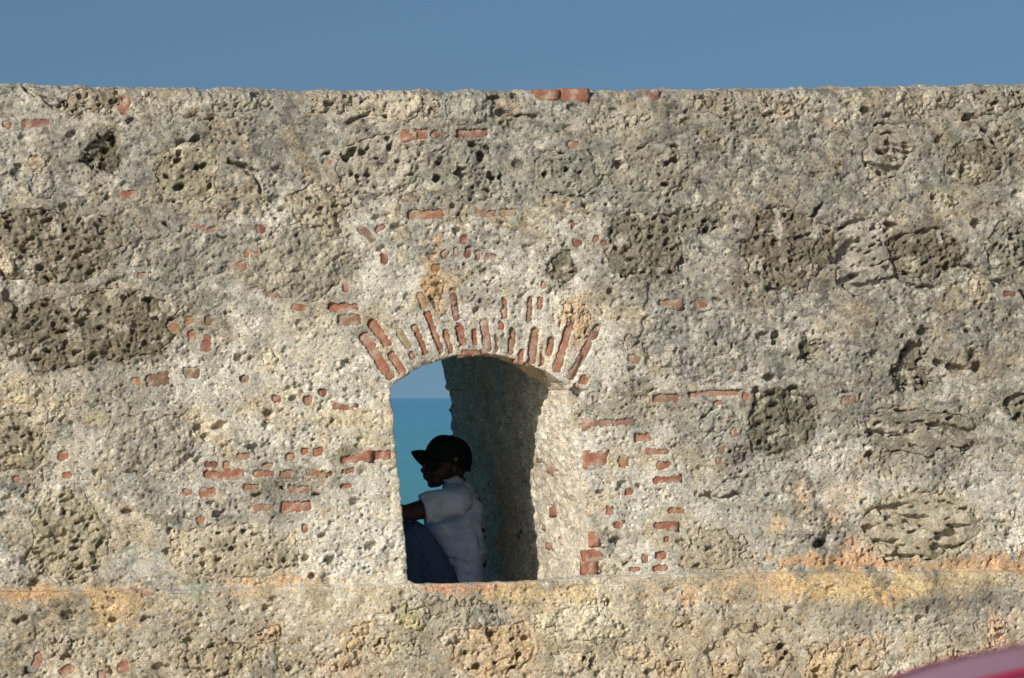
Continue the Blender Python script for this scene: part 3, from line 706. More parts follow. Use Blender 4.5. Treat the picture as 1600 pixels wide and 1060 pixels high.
q = np.stack([ids[:-1, :-1], ids[:-1, 1:], ids[1:, 1:], ids[1:, :-1]], -1)[keep]
verts = np.stack([XX.ravel(), YY.ravel(), ZZ.ravel()], -1)
tone = np.concatenate([CC.reshape(-1, 3), AA.reshape(-1, 1)], 1)

# boundary edges of the opening -> reveals
edges = []
A = np.zeros((nr - 1, nc - 1), bool); A[:ins.shape[0]] = ins
jj, kk = np.where(A)
for j, k in zip(jj, kk):
    if not A[j, k - 1]:
        edges.append((ids[j + 1, k], ids[j, k]))
    if not A[j, k + 1]:
        edges.append((ids[j, k + 1], ids[j + 1, k + 1]))
    if not A[j - 1, k]:
        edges.append((ids[j, k], ids[j, k + 1]))
    if not A[j + 1, k]:
        edges.append((ids[j + 1, k + 1], ids[j + 1, k]))
bv = sorted(set(v for e in edges for v in e)); bi = {v: n for n, v in enumerate(bv)}
B = verts[bv]
dB = (B[:, 0][:, None] - OUT[None, :, 0]) ** 2 + (B[:, 2][:, None] - OUT[None, :, 1]) ** 2
bn = dB.argmin(1)
# walk round the rim and space its vertices evenly along the outline
nxt = {a: c for a, c in edges}
loop = [edges[0][0]]
while len(loop) < len(bv) and nxt[loop[-1]] != loop[0]:
    loop.append(nxt[loop[-1]])
li = np.array([bi[v] for v in loop]); NO = len(OUT)
tp = bn[li].astype(float)
dt = (np.diff(np.append(tp, tp[0])) + NO / 2) % NO - NO / 2
tp = tp[0] + np.concatenate([[0], np.cumsum(dt[:-1])]); tot = dt.sum()
for _ in range(7):
    tp = .5 * tp + .25 * (np.append(tp[1:], tp[0] + tot) + np.append(tp[-1] - tot, tp[:-1]))
ki = np.arange(NO + 1)
def per(a): return np.interp(tp % NO, ki, np.append(a, a[0]))
tb = np.array(bv)[li]
verts[tb, 0] = per(OUT[:, 0]); verts[tb, 2] = per(OUT[:, 1])
B = verts[bv]
BS = np.zeros((len(bv), 2)); BS[li, 0] = per(pts[:, 0]); BS[li, 1] = per(pts[:, 1])   # the rim without its raggedness
bk = np.zeros(len(bv), int); bk[li] = kind[np.round(tp).astype(int) % NO]
Zs = at(890, 608)[1]; XL = at(612, 605)[0]; XR = at(890, 608)[0]
rows = np.concatenate([np.arange(.006, .9, .010), np.arange(.9, T + .001, .016)]); rows[-1] = T
w_arch = np.where(bk == 0, sstep(Zs - .005, Zs + .09, B[:, 2]), 0.0)
w_floor = np.where(bk == 2, 1.0, sstep(at(760, 880)[1], at(760, 908)[1], B[:, 2]))
w_floor = np.clip(w_floor, 0, 1)
w_right = np.where(bk == 1, 1.0, np.where(bk == 0, sstep(XR - .30, XR - .02, B[:, 0]), 0.0)); w_left = np.where(bk == 3, 1.0, np.where(bk == 1, 0.0, np.clip((XR - B[:, 0]) / (XR - XL), 0, 1)))
RV, RC = [], []
for y in rows:
    s = np.full(len(B), y)
    e = float(sstep(0.0, .14, np.array(y)))
    bx0 = B[:, 0] * (1 - e) + BS[:, 0] * e; bz0 = B[:, 2] * (1 - e) + BS[:, 1] * e
    vz = bz0 + w_arch * (.30 * sstep(.24, .34, s) + .32 * np.maximum(s - .3, 0)) - w_floor * (.20 * sstep(.0, .07, s) + .04 * s)  # the vault keeps rising out of sight to let in more sky light
    e2 = float(sstep(.22, .36, np.array(y))); WD = XR - XL
    dr = np.where(bk == 0, XR - bx0, 0.0)
    bx0 = np.where(bk == 0, bx0 * (1 - e2) + e2 * (XR - np.maximum(dr - .14, 0) * WD / (WD - .14)), bx0)
    xin = bx0 - SKEW * y
    # rough stone along the reveals
    rgh = .016 * fbm(s, vz, 3.0, 3, 251) + .011 * fbm(s, vz, 12, 3, 257, .6) + .0045 * fbm(s, vz, 40, 2, 259, .6)
    fp, fa, fb = cells(s, vz, .035, 261, 1.0)
    rgh += .008 * np.sqrt(np.clip(1 - fp / .6, 0, 1)) * (fa > .5) - .018 * sstep(.25, .12, fp) * (fa < .12)
    rgh *= sstep(0, .05, s)
    taper = .045 * sstep(0, .25, s)                 # the jamb is worn back towards the front edge
    vx = xin - w_right * (rgh + taper * .6) + w_left * (rgh - .02 * y - 1.30 * max(0.0, y - .28))  # unseen left side flared outwards to let more sky light in
    rz = .010 * fbm(s, B[:, 0], 9, 3, 271) * sstep(0, .05, s)
    vz = vz + (w_arch + w_floor) * rz
    yy = B[:, 1] * max(0.0, 1 - y / .3) + y
    RV.append(np.stack([vx, yy, vz], -1))
    nn = fbm(s, vz, 5, 4, 281, .6); n4 = fbm(s * .6, vz * 3.0 * 0 + B[:, 0] * 2, 8, 3, 285)
    sp = np.clip(fbm(s, vz, 22, 3, 291, .65), -1, 1)
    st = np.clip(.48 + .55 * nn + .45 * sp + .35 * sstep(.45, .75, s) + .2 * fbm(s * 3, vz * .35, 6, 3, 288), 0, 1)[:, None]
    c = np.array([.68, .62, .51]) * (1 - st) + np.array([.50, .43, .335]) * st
    pale = np.clip(w_floor + (bk == 3), 0, 1)[:, None] * .8  # floor and left side paled, out of sight, to bounce light into the shade
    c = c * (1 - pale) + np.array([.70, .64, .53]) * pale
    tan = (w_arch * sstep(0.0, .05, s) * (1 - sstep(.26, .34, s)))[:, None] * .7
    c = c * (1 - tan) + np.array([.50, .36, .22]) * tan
    RC.append(np.concatenate([c, np.ones((len(B), 1)) * .9], 1))
base = len(verts); nb = len(bv)
verts = np.concatenate([verts] + RV); tone = np.concatenate([tone] + RC)
rq = []
ea = np.array([[bi[a], bi[c]] for a, c in edges]); ev = np.array(edges)
rq.append(np.stack([ev[:, 0], ev[:, 1], base + ea[:, 1], base + ea[:, 0]], -1))
for r in range(len(rows) - 1):
    o0 = base + r * nb; o1 = o0 + nb
    rq.append(np.stack([o0 + ea[:, 0], o0 + ea[:, 1], o1 + ea[:, 1], o1 + ea[:, 0]], -1))
# back face: from the rear rim out to a rectangle that meets the back edge of the top
rear = RV[-1]; cxr, czr = rear[:, 0].mean(), rear[:, 2].mean()
ro = base + (len(rows) - 1) * nb
dx, dzz = rear[:, 0] - cxr, rear[:, 2] - czr
xl, xr, zb, zt_ = xs[0] - cxr, xs[-1] - cxr, -9.0 - czr, float(ztop.min()) - .02 - czr
tt = np.minimum(np.where(dx > 0, xr, xl) / np.where(np.abs(dx) < 1e-6, 1e-6, dx), np.where(dzz > 0, zt_, zb) / np.where(np.abs(dzz) < 1e-6, 1e-6, dzz))
bo = np.stack([cxr + dx * tt, np.full(nb, T), czr + dzz * tt], -1)
o2 = len(verts)
verts = np.concatenate([verts, bo]); tone = np.concatenate([tone, np.tile([.42, .38, .3, 1.0], (nb, 1))])
rq.append(np.stack([ro + ea[:, 0], ro + ea[:, 1], o2 + ea[:, 1], o2 + ea[:, 0]], -1))
quads = np.concatenate([q] + rq)
used = np.zeros(len(verts), bool); used[quads.ravel()] = True
remap = np.cumsum(used) - 1
core_me = mesh_np('mortar_core', verts[used], remap[quads], tone[used])

wall = bpy.data.objects.new('fortress_wall', None); COL.objects.link(wall)
tag(wall, 'weathered coral stone and brick fortress wall with a small arched opening', 'wall')
add('mortar_core', core_me, M_MORTAR, wall)

# ------------------------------------------------------------------ stones set in the face


def stone_mesh(i):
    u, v, ru, rv, tilt, style, colr, proud, pw = STONES[i]
    x0, z0 = at(u, v)
    r = (max(ru, rv) * 1.45 + 8) * PX
    st = .005
    n = int(r / st)
    g = np.arange(-n, n + 1) * st
    GX, GZ = np.meshgrid(x0 + g, z0 + g)
    GU, GV = pxof(GX, GZ)
    sd = stone_sd(GU, GV, GX, GZ, i)
    led = pline(LEDGE, GU)
    b = base_h(GX, GZ) + STEP * sstep(-.002, .008, (GV - led) * PX)
    h = b + proud * (.55 if proud > 0 else 1.0)
    dm = min(ru, rv) * PX
    h += .010 * np.sqrt(np.clip(-sd / dm, 0, 1)) - .006
    S = 1000 + i * 17
    h += .008 * fbm(GX, GZ, 6, 2, S)
    a_, b_ = math.radians(tilt), 0
    ca, sa = math.cos(a_), math.sin(a_)
    lx = (GX - x0) * ca + (GZ - z0) * sa; lz = -(GX - x0) * sa + (GZ - z0) * ca
    wx = lx + .012 * fbm(GX, GZ, 18, 2, S + 1); wz = lz + .012 * fbm(GX, GZ, 18, 2, S + 2)
    tint = 1 + .22 * fbm(GX, GZ, 7, 4, S + 3, .6)

    def pits(cs, thr, lo_, hi_, dep, asp, sd_):
        f, a, c = cells(wx, wz, cs, sd_, asp)
        rad = lo_ + (hi_ - lo_) * c
        return 1.1 * dep * (.4 + .6 * c) * sstep(rad, rad * .62, f) * (a > thr)
    if style == 'pit':
        h += .008 * fbm(GX, GZ, 24, 3, S + 4, .6)
        h -= pits(.034, .52, .14, .42, .030, 1.6, S + 5) + pits(.016, .55, .2, .42, .012, 1.5, S + 6)
        h -= .013 * sstep(.2, .55, fbm(wx * .6, wz, 22, 3, S + 7, .6))
    elif style == 'deep':
        h += .009 * fbm(GX, GZ, 20, 3, S + 4, .6)
        h -= pits(.050, .60, .12, .40, .055, 1.3, S + 5) + pits(.020, .62, .18, .40, .016, 1.5, S + 6)
    elif style == 'rough':
        h += .010 * fbm(GX, GZ, 15, 4, S + 4, .62)
        h -= pits(.034, .60, .15, .42, .030, 1.5, S + 5) + pits(.017, .6, .2, .45, .012, 1.3, S + 6)
        h -= .012 * sstep(.25, .6, fbm(wx * .7, wz, 22, 3, S + 7, .6))
    elif style == 'slot':
        h += .006 * fbm(GX * .4, GZ, 26, 3, S + 4, .6)
        h -= .036 * sstep(.16, .40, fbm(wx * .24, wz, 21, 3, S + 5, .5)) + pits(.030, .6, .15, .38, .030, 2.4, S + 6)
    elif style == 'hole':
        h += .014 * fbm(GX, GZ, 17, 3, S + 4, .6)
        h -= pits(.034, .4, .2, .5, .040, 1.3, S + 5)
    elif style == 'scatter':
        h += .006 * fbm(GX, GZ, 22, 3, S + 4, .6)
        h -= pits(.040, .72, .12, .34, .035, 1.5, S + 5) + pits(.018, .55, .2, .42, .012, 1.6, S + 6)
    else:
        h += .008 * fbm(GX, GZ, 20, 4, S + 4, .66)
        h -= pits(.060, .80, .08, .20, .020, 1.2, S + 5) + pits(.018, .72, .2, .42, .009, 1.5, S + 6)
        h -= .008 * sstep(.2, .6, fbm(wx * .7, wz, 20, 3, S + 7, .6))
    h -= np.clip(sd - .001, 0, 1) * 2.2 + .006 * sstep(-.014, .001, sd)
    # keep the stones of the top course under the top arris
    zt = np.interp(GX, xs, ztop)
    h -= .026 * np.exp(-np.clip(zt - GZ, 0, 9) / .012) + 2.0 * np.clip(GZ - zt + .004, 0, 1)
    grey = sstep(-.1, .6, fbm(GX, GZ, 9, 4, S + 8, .65))[..., None] * .30
    col = (np.array(colr) * .84 + np.mean(colr) * .15 + .012) * tint[..., None]
    col = col * (1 - grey) + np.array([.30, .28, .235]) * (.5 + .5 * np.mean(colr) / .3) * grey
    lime = sstep(.30, .55, fbm(GX, GZ, 11, 4, S + 9, .62) + .45 * sstep(-.018, .004, sd))[..., None] * .60
    col = col * (1 - lime) + np.array([.56, .51, .41]) * lime
    ok = (sd[:-1, :-1] < .016) & (GZ[:-1, :-1] < zt[:-1, :-1] + .004)
    if x0 + r > lo[0] and x0 - r < hi[0] and z0 + r > lo[1] and z0 - r < hi[1]:     # no stone reaches into the opening
        inn = inside(GX.ravel(), GZ.ravel() - .012).reshape(GX.shape) | inside(GX.ravel(), GZ.ravel()).reshape(GX.shape)
        ok &= ~(inn[:-1, :-1] | inn[1:, :-1] | inn[:-1, 1:] | inn[1:, 1:])
    I = np.arange(GX.size).reshape(GX.shape)
    qd = np.stack([I[:-1, :-1], I[:-1, 1:], I[1:, 1:], I[1:, :-1]], -1)[ok]
    vt = np.stack([GX - x0, -h, GZ - z0], -1).reshape(-1, 3)
    tn = np.concatenate([col.reshape(-1, 3), np.full((GX.size, 1), .95)], 1)
    us = np.zeros(len(vt), bool); us[qd.ravel()] = True
    rm = np.cumsum(us) - 1
    return mesh_np('stone', vt[us], rm[qd], tn[us]), (x0, 0, z0)


for i in range(len(STONES)):
    me, loc = stone_mesh(i)
    add('stone', me, M_CORAL, wall, loc)


# ------------------------------------------------------------------ bricks set in the face
def brick_mesh(w_, h_, col, seed, depth=.07):
    nx = max(3, min(8, int(w_ / .012))); nz = max(3, min(8, int(h_ / .012)))
    gx = np.linspace(-w_ / 2, w_ / 2, nx); gz = np.linspace(-h_ / 2, h_ / 2, nz)
    GX, GZ = np.meshgrid(gx, gz)
    ex = (np.abs(GX) > w_ / 2 - 1e-6) | (np.abs(GZ) > h_ / 2 - 1e-6)
    y = -.0035 * fbm(GX + seed * .37, GZ, 34, 2, 900 + seed % 50) * 1.0 + np.where(ex, .003, 0)
    F = np.stack([GX, y, GZ], -1).reshape(-1, 3)
    n = len(F)
    I = np.arange(n).reshape(GX.shape)
    qd = list(np.stack([I[:-1, :-1], I[:-1, 1:], I[1:, 1:], I[1:, :-1]], -1).reshape(-1, 4))
    ring = np.concatenate([I[0, :], I[1:, -1], I[-1, -2::-1], I[-2:0:-1, 0]])
    Bk = F[ring].copy(); Bk[:, 1] = depth
    vt = np.concatenate([F, Bk, [[0, depth, 0]]])
    m = len(ring); tr = []
    for k in range(m):
        k2 = (k + 1) % m
        qd.append(np.array([ring[k2], ring[k], n + k, n + k2]))
        tr.append((n + k2, n + k, n + m))
    tv = 1 + .18 * fbm(vt[:, 0] + seed, vt[:, 2], 28, 3, 950)
    lime = sstep(.05, .5, fbm(vt[:, 0] + seed * 1.7, vt[:, 2], 24, 3, 960, .6))[:, None] * .72
    c = (np.array(col) * .72 + np.array([.34, .255, .19]) * .28) * .84 * tv[:, None]
    c = c * (1 - lime) + np.array([.52, .43, .34]) * lime
    return mesh_np('brick', vt, np.array(qd), np.concatenate([c, np.full((len(vt), 1), .8)], 1), True, np.array(tr))


for i, b in enumerate(BRICKS):
    x0, z0 = at(b[0], b[1])
    grow = 7
    hb = float(base_h(np.array([x0]), np.array([z0]))[0])
    if b[1] > pline(LEDGE, b[0]) + 4:
        hb += STEP
    me = brick_mesh((b[2] + grow) * PX, (b[3] + grow) * PX, b[5], i * 3 + 1)
    o = add('brick', me, M_BRICK, wall, (x0, -hb + .004 + .003 * (random.random() - .5), z0))
    o.rotation_euler = (random.uniform(-.03, .03), -math.radians(b[4]), random.uniform(-.03, .03))
    if b[1] > 470 and b[1] < 640 and abs(b[0] - 750) < 170 and b[1] + b[3] / 2 > 548:   # arch bricks must not hang into the opening
        o.location.y += .004

# bricks showing in the right-hand reveal
for (u, v, w_, h_, c) in [(863, 800, 16, 16, RD), (814, 834, 20, 14, DR), (826, 857, 26, 11, DR), (860, 855, 26, 12, FD), (851, 824, 14, 8, FD), (876, 846, 12, 12, RD), (858, 735, 14, 12, FD), (846, 720, 26, 8, BN)]:
    lo_, hi_ = 0.02, 1.9
    for _ in range(40):                       # depth at which the reveal shows at pixel u
        y = (lo_ + hi_) / 2
        zz = EYE + (622 - v) / FPX * (DIST + y)
        fx = np.interp(v, [610, 640, 690, 740, 790, 850, 890], [890, 893, 899, 906, 912, 917, 919])
        xw = at(fx, v)[0] - SKEW * y - .027
        if pxof(xw, zz, y)[0] > u: lo_ = y
        else: hi_ = y
    me = brick_mesh(w_ * PX / .27 * .55, h_ * PX, c, int(u))
    o = add('brick', me, M_BRICK, wall, (xw - .004, y, zz))
    o.rotation_euler = (0, random.uniform(-.15, .15), math.radians(-90) + .08)

# ------------------------------------------------------------------ ground, sea
M_GROUND = masonry_mat('courtyard_earth', 0.6, 0.006)
gm = mesh_np('ground', [(-60, -80, 0), (60, -80, 0), (60, T - .05, 0), (-60, T - .05, 0)], [(0, 1, 2, 3)], [(.60, .54, .43, 1)] * 4, False)
g = add('ground', gm, M_GROUND); g['kind'] = 'structure'

m, nt_, b = new_mat('sea_water', 0.35, 0.25)
n = N(nt_)
geo = n.node('ShaderNodeNewGeometry')
sep = n.node('ShaderNodeSeparateXYZ'); n.link(geo.outputs['Position'], sep.inputs[0])
lg = n.math('LOGARITHM', n.math('MAXIMUM', sep.outputs[1], 2.0), 10.0)
mp = n.node('ShaderNodeMapping'); mp.inputs['Scale'].default_value = (.004, .0012, 1); n.link(geo.outputs['Position'], mp.inputs[0])
ns = n.noise(mp.outputs[0], 1.0, 5.0, .6)
lg2 = n.math('ADD', lg, n.math('MULTIPLY', n.math('SUBTRACT', ns.outputs[0], .5), .8))
f = n.math('DIVIDE', n.math('SUBTRACT', lg2, 2.3), 2.2)
col = n.ramp(f, [(0, (.088, .355, .375)), (.3, (.095, .365, .45)), (.65, (.098, .345, .52)), (1, (.105, .34, .58))])
n.link(col, b.inputs['Base Color'])
wv = n.noise(geo.outputs['Position'], .8, 4.0, .6)
bp = n.node('ShaderNodeBump'); bp.inputs['Strength'].default_value = .5; bp.inputs['Distance'].default_value = .3
n.link(wv.outputs[0], bp.inputs['Height']); n.link(bp.outputs[0], b.inputs['Normal'])
sm = mesh_np('sea', [(-60000, T, -7.5), (60000, T, -7.5), (60000, 90000, -7.5), (-60000, 90000, -7.5)], [(0, 1, 2, 3)], None, False)
s = add('sea', sm, m); s['kind'] = 'structure'

# ------------------------------------------------------------------ the person in the opening
YP = 1.32


def w3(u, v, dy=0.0):
    x, z = at(u, v, YP + dy)
    return Vector((x, YP + dy, z))


def balls(bm, chain, squash=(1, 1, 1)):
    """overlapping spheres along a chain of (point, radius)"""
    for k in range(len(chain) - 1):
        (p0, r0), (p1, r1) = chain[k], chain[k + 1]
        L = (p1 - p0).length
        n_ = max(1, int(L / (min(r0, r1) * .35)))
        for j in range(n_ + 1):
            t = j / n_
            p = p0.lerp(p1, t); r = r0 + (r1 - r0) * t
            mt = Matrix.Translation(p) @ Matrix.Diagonal((r * squash[0], r * squash[1], r * squash[2], 1))
            bmesh.ops.create_icosphere(bm, subdivisions=2, radius=1.0, matrix=mt)


def blob(bm, p, rx, ry, rz, rot=0.0):
    mt = Matrix.Translation(p) @ Matrix.Rotation(rot, 4, 'Y') @ Matrix.Diagonal((rx, ry, rz, 1))
    bmesh.ops.create_icosphere(bm, subdivisions=3, radius=1.0, matrix=mt)


def fuse(name, bm, voxel, smooth, mat, parent=None, post=None):
    me = bpy.data.meshes.new('tmp'); bm.to_mesh(me); bm.free()
    ob = bpy.data.objects.new('tmp', me); COL.objects.link(ob)
    r = ob.modifiers.new('r', 'REMESH'); r.mode = 'VOXEL'; r.voxel_size = voxel
    s_ = ob.modifiers.new('s', 'SMOOTH'); s_.iterations = smooth; s_.factor = .5
    dg = bpy.context.evaluated_depsgraph_get(); dg.update()
    out = bpy.data.meshes.new_from_object(ob.evaluated_get(dg))
    bpy.data.objects.remove(ob); bpy.data.meshes.remove(me)
    out.name = name
    out.polygons.foreach_set('use_smooth', np.ones(len(out.polygons), dtype=bool))
    if post:
        co = np.empty(len(out.vertices) * 3, np.float32); out.vertices.foreach_get('co', co)
        no = np.empty(len(out.vertices) * 3, np.float32); out.vertices.foreach_get('normal', no)
        co = post(co.reshape(-1, 3).astype(float), no.reshape(-1, 3).astype(float))
        out.vertices.foreach_set('co', co.astype(np.float32).ravel()); out.update()
    return add(name, out, mat, parent)


M_SKIN = simple_mat('dark_skin', (.055, .028, .019), .5, .35, .12, 30)
M_CAP = simple_mat('black_cotton', (.010, .010, .012), .8, .2, .2, 60, .0006)
M_JEAN = simple_mat('dark_denim', (.055, .10, .19), .85, .15, .25, 90, .0008)
M_EMB = simple_mat('grey_embroidery', (.22, .19, .15), .8, .2)
m, nt_, b = new_mat('pale_blue_shirt_cloth', .85, .2)
n = N(nt_); tc = n.node('ShaderNodeTexCoord').outputs['Object']
v1 = n.noise(tc, 70, 4, .6); v2 = n.noise(tc, 9, 3, .5)
c1 = n.ramp(v1.outputs[0], [(.3, (.53, .63, .80)), (.7, (.66, .74, .90))])
c1 = n.mul(c1, n.ramp(v2.outputs[0], [(.3, .88), (.7, 1.1)]))
n.link(c1, b.inputs['Base Color'])
bp = n.node('ShaderNodeBump'); bp.inputs['Distance'].default_value = .012; bp.inputs['Strength'].default_value = .5
n.link(v2.outputs[0], bp.inputs['Height']); n.link(bp.outputs[0], b.inputs['Normal'])
M_SHIRT = m

person = bpy.data.objects.new('person', None); COL.objects.link(person)
tag(person, 'person in black cap and pale blue shirt sitting inside the arched opening, facing left', 'person')

# joints
hipL, hipR = w3(694, 934, -.09), w3(704, 932, .09)
kneeL, kneeR = w3(646, 842, -.13), w3(622, 838, .13)
footL, footR = w3(640, 962, -.12), w3(622, 960, .12)
shL, shR = w3(710, 784, -.165), w3(716, 780, .165)
elL, elR = w3(628, 804, -.17), w3(634, 802, .20)
wrL, wrR = w3(558, 786, -.12), w3(560, 796, .14)
bm = bmesh.new()
balls(bm, [(w3(716, 930), .105), (w3(728, 880), .10), (w3(728, 850), .10), (w3(722, 800), .11), (w3(718, 778), .09), (w3(712, 758), .052), (w3(702, 738), .050)])
balls(bm, [(shL, .055), (w3(718, 778), .07), (shR, .055)])
for a_, b_, c_ in ((shL, elL, wrL), (shR, elR, wrR)):
    balls(bm, [(a_, .056), (a_.lerp(b_, .5), .050), (b_, .041), (b_.lerp(c_, .3), .044), (c_, .027)])
for a_, b_, c_ in ((hipL, kneeL, footL), (hipR, kneeR, footR)):
    balls(bm, [(a_, .085), (b_, .056), (b_.lerp(c_, .35), .055), (c_, .035)])
    toe = c_ + Vector((-.17, 0, -.02)); balls(bm, [(c_ + Vector((0, 0, -.01)), .035), (toe, .026)])
# hands with fingers, curled over the knees
for wr, sg in ((wrL, -1), (wrR, 1)):
    palm = wr + Vector((-.05, 0, -.008))
    blob(bm, palm, .048, .040, .018)
    for q_ in range(4):
        f0 = palm + Vector((-.040, -.028 + .0185 * q_, 0)); ln = (.030, .036, .034, .026)[q_]
        f1 = f0 + Vector((-ln, 0, -.006)); f2 = f1 + Vector((-ln * .6, 0, -.022)); f3 = f2 + Vector((-.004, 0, -.02))
        balls(bm, [(f0, .0095), (f1, .009), (f2, .0085), (f3, .008)])
    t0 = palm + Vector((.015, -sg * .034, 0)); t1 = t0 + Vector((-.03, -sg * .022, -.008)); t2 = t1 + Vector((-.028, -sg * .004, -.008))
    balls(bm, [(t0, .012), (t1, .011), (t2, .009)])
# head in profile, looking left and a little down
hd = w3(701, 722)
blob(bm, hd, .095, .076, .098)                       # skull
blob(bm, w3(686, 737), .062, .062, .062)             # face
blob(bm, w3(680, 750), .042, .050, .036, .3)         # jaw
blob(bm, w3(675, 757), .022, .026, .018)             # chin
blob(bm, w3(669, 726), .022, .052, .014)             # brow
balls(bm, [(w3(667, 728), .008), (w3(660.5, 735), .013), (w3(663, 737), .012)])   # nose
blob(bm, w3(663, 736.5), .010, .021, .009)           # nostrils
blob(bm, w3(664.5, 744), .013, .024, .0065)          # upper lip
blob(bm, w3(665.5, 748), .013, .022, .0070)          # lower lip
for sg in (-1, 1):
    blob(bm, w3(674, 731, sg * .030), .011, .014, .010)     # eyeballs under the lids
    blob(bm, w3(677, 740, sg * .040), .024, .016, .018)     # cheeks
    blob(bm, w3(710, 732, sg * .078), .018, .010, .030, .25)  # ears
fuse('body', bm, .006, 3, M_SKIN, person)

# shirt
bm = bmesh.new()
balls(bm, [(w3(724, 918), .115), (w3(726, 890), .122), (w3(724, 855), .126), (w3(719, 820), .124), (w3(716, 795), .112), (w3(714, 775), .085), (w3(711, 758), .062)], (.86, 1.25, 1))
balls(bm, [(w3(732, 905), .085), (w3(735, 860), .095), (w3(729, 800), .095), (w3(724, 772), .075)], (.86, 1.35, 1))
balls(bm, [(shL + Vector((.01, .02, 0)), .078), (w3(716, 778), .080), (shR, .078)])
blob(bm, w3(706, 850), .10, .13, .12)
blob(bm, w3(688, 828), .075, .13, .08)
slL = shL.lerp(elL, .56); slR = shR.lerp(elR, .56)
balls(bm, [(shL, .074), (shL.lerp(elL, .3), .078), (slL, .076)])
balls(bm, [(shR, .074), (shR.lerp(elR, .3), .072), (slR, .066)])


def folds(co, no):
    x, y, z = co[:, 0], co[:, 1], co[:, 2]
    x0, z0 = at(716, 820, YP)
    d = (x - x0) * .55 + (z - z0)
    f_ = .011 * perlin(d * 20 + 2 * perlin(x * 8, z * 8, 5), y * 5 + x * 4, 6) + .004 * perlin(d * 45, y * 9 + x * 9, 8)
    f_ = f_ + .003 * fbm(x + y, z, 12, 2, 9)
    co = co + no * f_[:, None]
    # cut the sleeves off square at the cuff: flatten what lies beyond it
    for sh, el in ((shL, elL), (shR, elR)):
        ax = np.array((el - sh).normalized()); end = np.array(sh.lerp(el, .60))
        t = (co - end) @ ax
        dl = np.linalg.norm((co - end) - t[:, None] * ax, axis=1)
        m_ = (t > 0) & (dl < .12) & (t < .12)
        co[m_] -= (t[m_] * .95)[:, None] * ax
    return co


fuse('shirt', bm, .007, 3, M_SHIRT, person, folds)
bm = bmesh.new()                                      # collar band
for k in range(28):
    a_ = k / 28 * 2 * math.pi
    p_ = w3(708 + 17 * math.cos(a_), 754 - 8 * math.cos(a_) * -1 * .5, .060 * math.sin(a_))
    bmesh.ops.create_icosphere(bm, subdivisions=1, radius=.011, matrix=Matrix.Translation(p_))
fuse('collar', bm, .006, 2, M_SHIRT, person)

# jeans
bm = bmesh.new()
balls(bm, [(hipL, .100), (w3(716, 934), .105), (hipR, .100)])
for a_, b_, c_ in ((hipL, kneeL, footL), (hipR, kneeR, footR)):
    balls(bm, [(a_, .102), (a_.lerp(b_, .5), .108), (b_, .088), (b_.lerp(c_, .4), .080), (c_ + Vector((0, 0, .05)), .062)])


def jf(co, no):
    x, y, z = co[:, 0], co[:, 1], co[:, 2]
    return co + no * (.004 * perlin((x - z) * 24, y * 7 + z * 6, 16) + .003 * perlin((x + z) * 40, y * 12, 18))[:, None]


fuse('jeans', bm, .008, 3, M_JEAN, person, jf)
for c_ in (footL, footR):
    bm = bmesh.new()
    balls(bm, [(c_ + Vector((.02, 0, -.012)), .040), (c_ + Vector((-.10, 0, -.024)), .040), (c_ + Vector((-.18, 0, -.032)), .032)], (1, 1.05, .9))
    fuse('shoe', bm, .008, 2, M_CAP, person)

# cap: crown, brim, button, side emblem
tilt = math.radians(13)
cc = w3(699.5, 721)
RX, RY, RZ = .117, .088, .122
vv_, ff_ = [], []
nu, nvv = 36, 14
for j in range(nvv + 1):
    ph = j / nvv * math.pi / 2
    for k in range(nu):
        a_ = k / nu * 2 * math.pi
        sq = (math.cos(ph)) ** .8
        seam = 1 - .012 * abs(math.cos(3 * a_)) ** 14
        px_ = RX * sq * math.cos(a_) * seam; py_ = RY * sq * math.sin(a_) * seam; pz_ = RZ * math.sin(ph) ** .92
        if px_ < 0: pz_ += .010 * math.sin(ph) * (-px_ / RX)
        if j == 0: pz_ -= .008 + .026 * max(0.0, px_ / RX); px_ *= .97
        vv_.append((px_, py_, pz_))
for j in range(nvv):
    for k in range(nu):
        k2 = (k + 1) % nu
        ff_.append((j * nu + k, j * nu + k2, (j + 1) * nu + k2, (j + 1) * nu + k))
me = bpy.data.meshes.new('cap'); me.from_pydata(vv_, [], ff_); me.polygons.foreach_set('use_smooth', np.ones(len(ff_), dtype=bool))
cap = add('cap', me, M_CAP, person, cc); cap.rotation_euler = (0, tilt * .75, 0)
cap.modifiers.new('t', 'SOLIDIFY').thickness = .003
vv_, ff_ = [], []
for j in range(9):
    t = j / 8
    for k in range(15):
        s_ = k / 7 - 1
        wd = .082 * (1 - .10 * t)
        lat = s_ * wd
        rad = math.sqrt(max(0, 1 - (lat / .088) ** 2))
        out = RX * rad * .98
        ln = .063 * (1 - abs(s_) ** 3.2) + .004
        x_ = -(out + ln * t)
        z_ = -.082 * (s_ ** 2) * (.70 + .30 * t) + .034 - .016 * t + .004 * math.sin(t * 3.1)
        vv_.append((x_, lat, z_))
for j in range(8):
    for k in range(14):
        a_ = j * 15 + k; ff_.append((a_, a_ + 1, a_ + 16, a_ + 15))
me = bpy.data.meshes.new('brim'); me.from_pydata(vv_, [], ff_); me.polygons.foreach_set('use_smooth', np.ones(len(ff_), dtype=bool))
br = add('brim', me, M_CAP, cap); br.modifiers.new('t', 'SOLIDIFY').thickness = .006
bm = bmesh.new(); blob(bm, Vector((0, 0, RZ)), .009, .009, .005); bm_obj('button', bm, M_CAP, cap)
bm = bmesh.new(); blob(bm, Vector((.020, -RY * .965, .014)), .009, .004, .009); bm_obj('emblem', bm, M_EMB, cap)
bm = bmesh.new(); blob(bm, Vector((-.145, -.045, .008)), .008, .006, .005); bm_obj('emblem', bm, simple_mat('dull_gold_thread', (.10, .075, .03), .7, .3), cap)

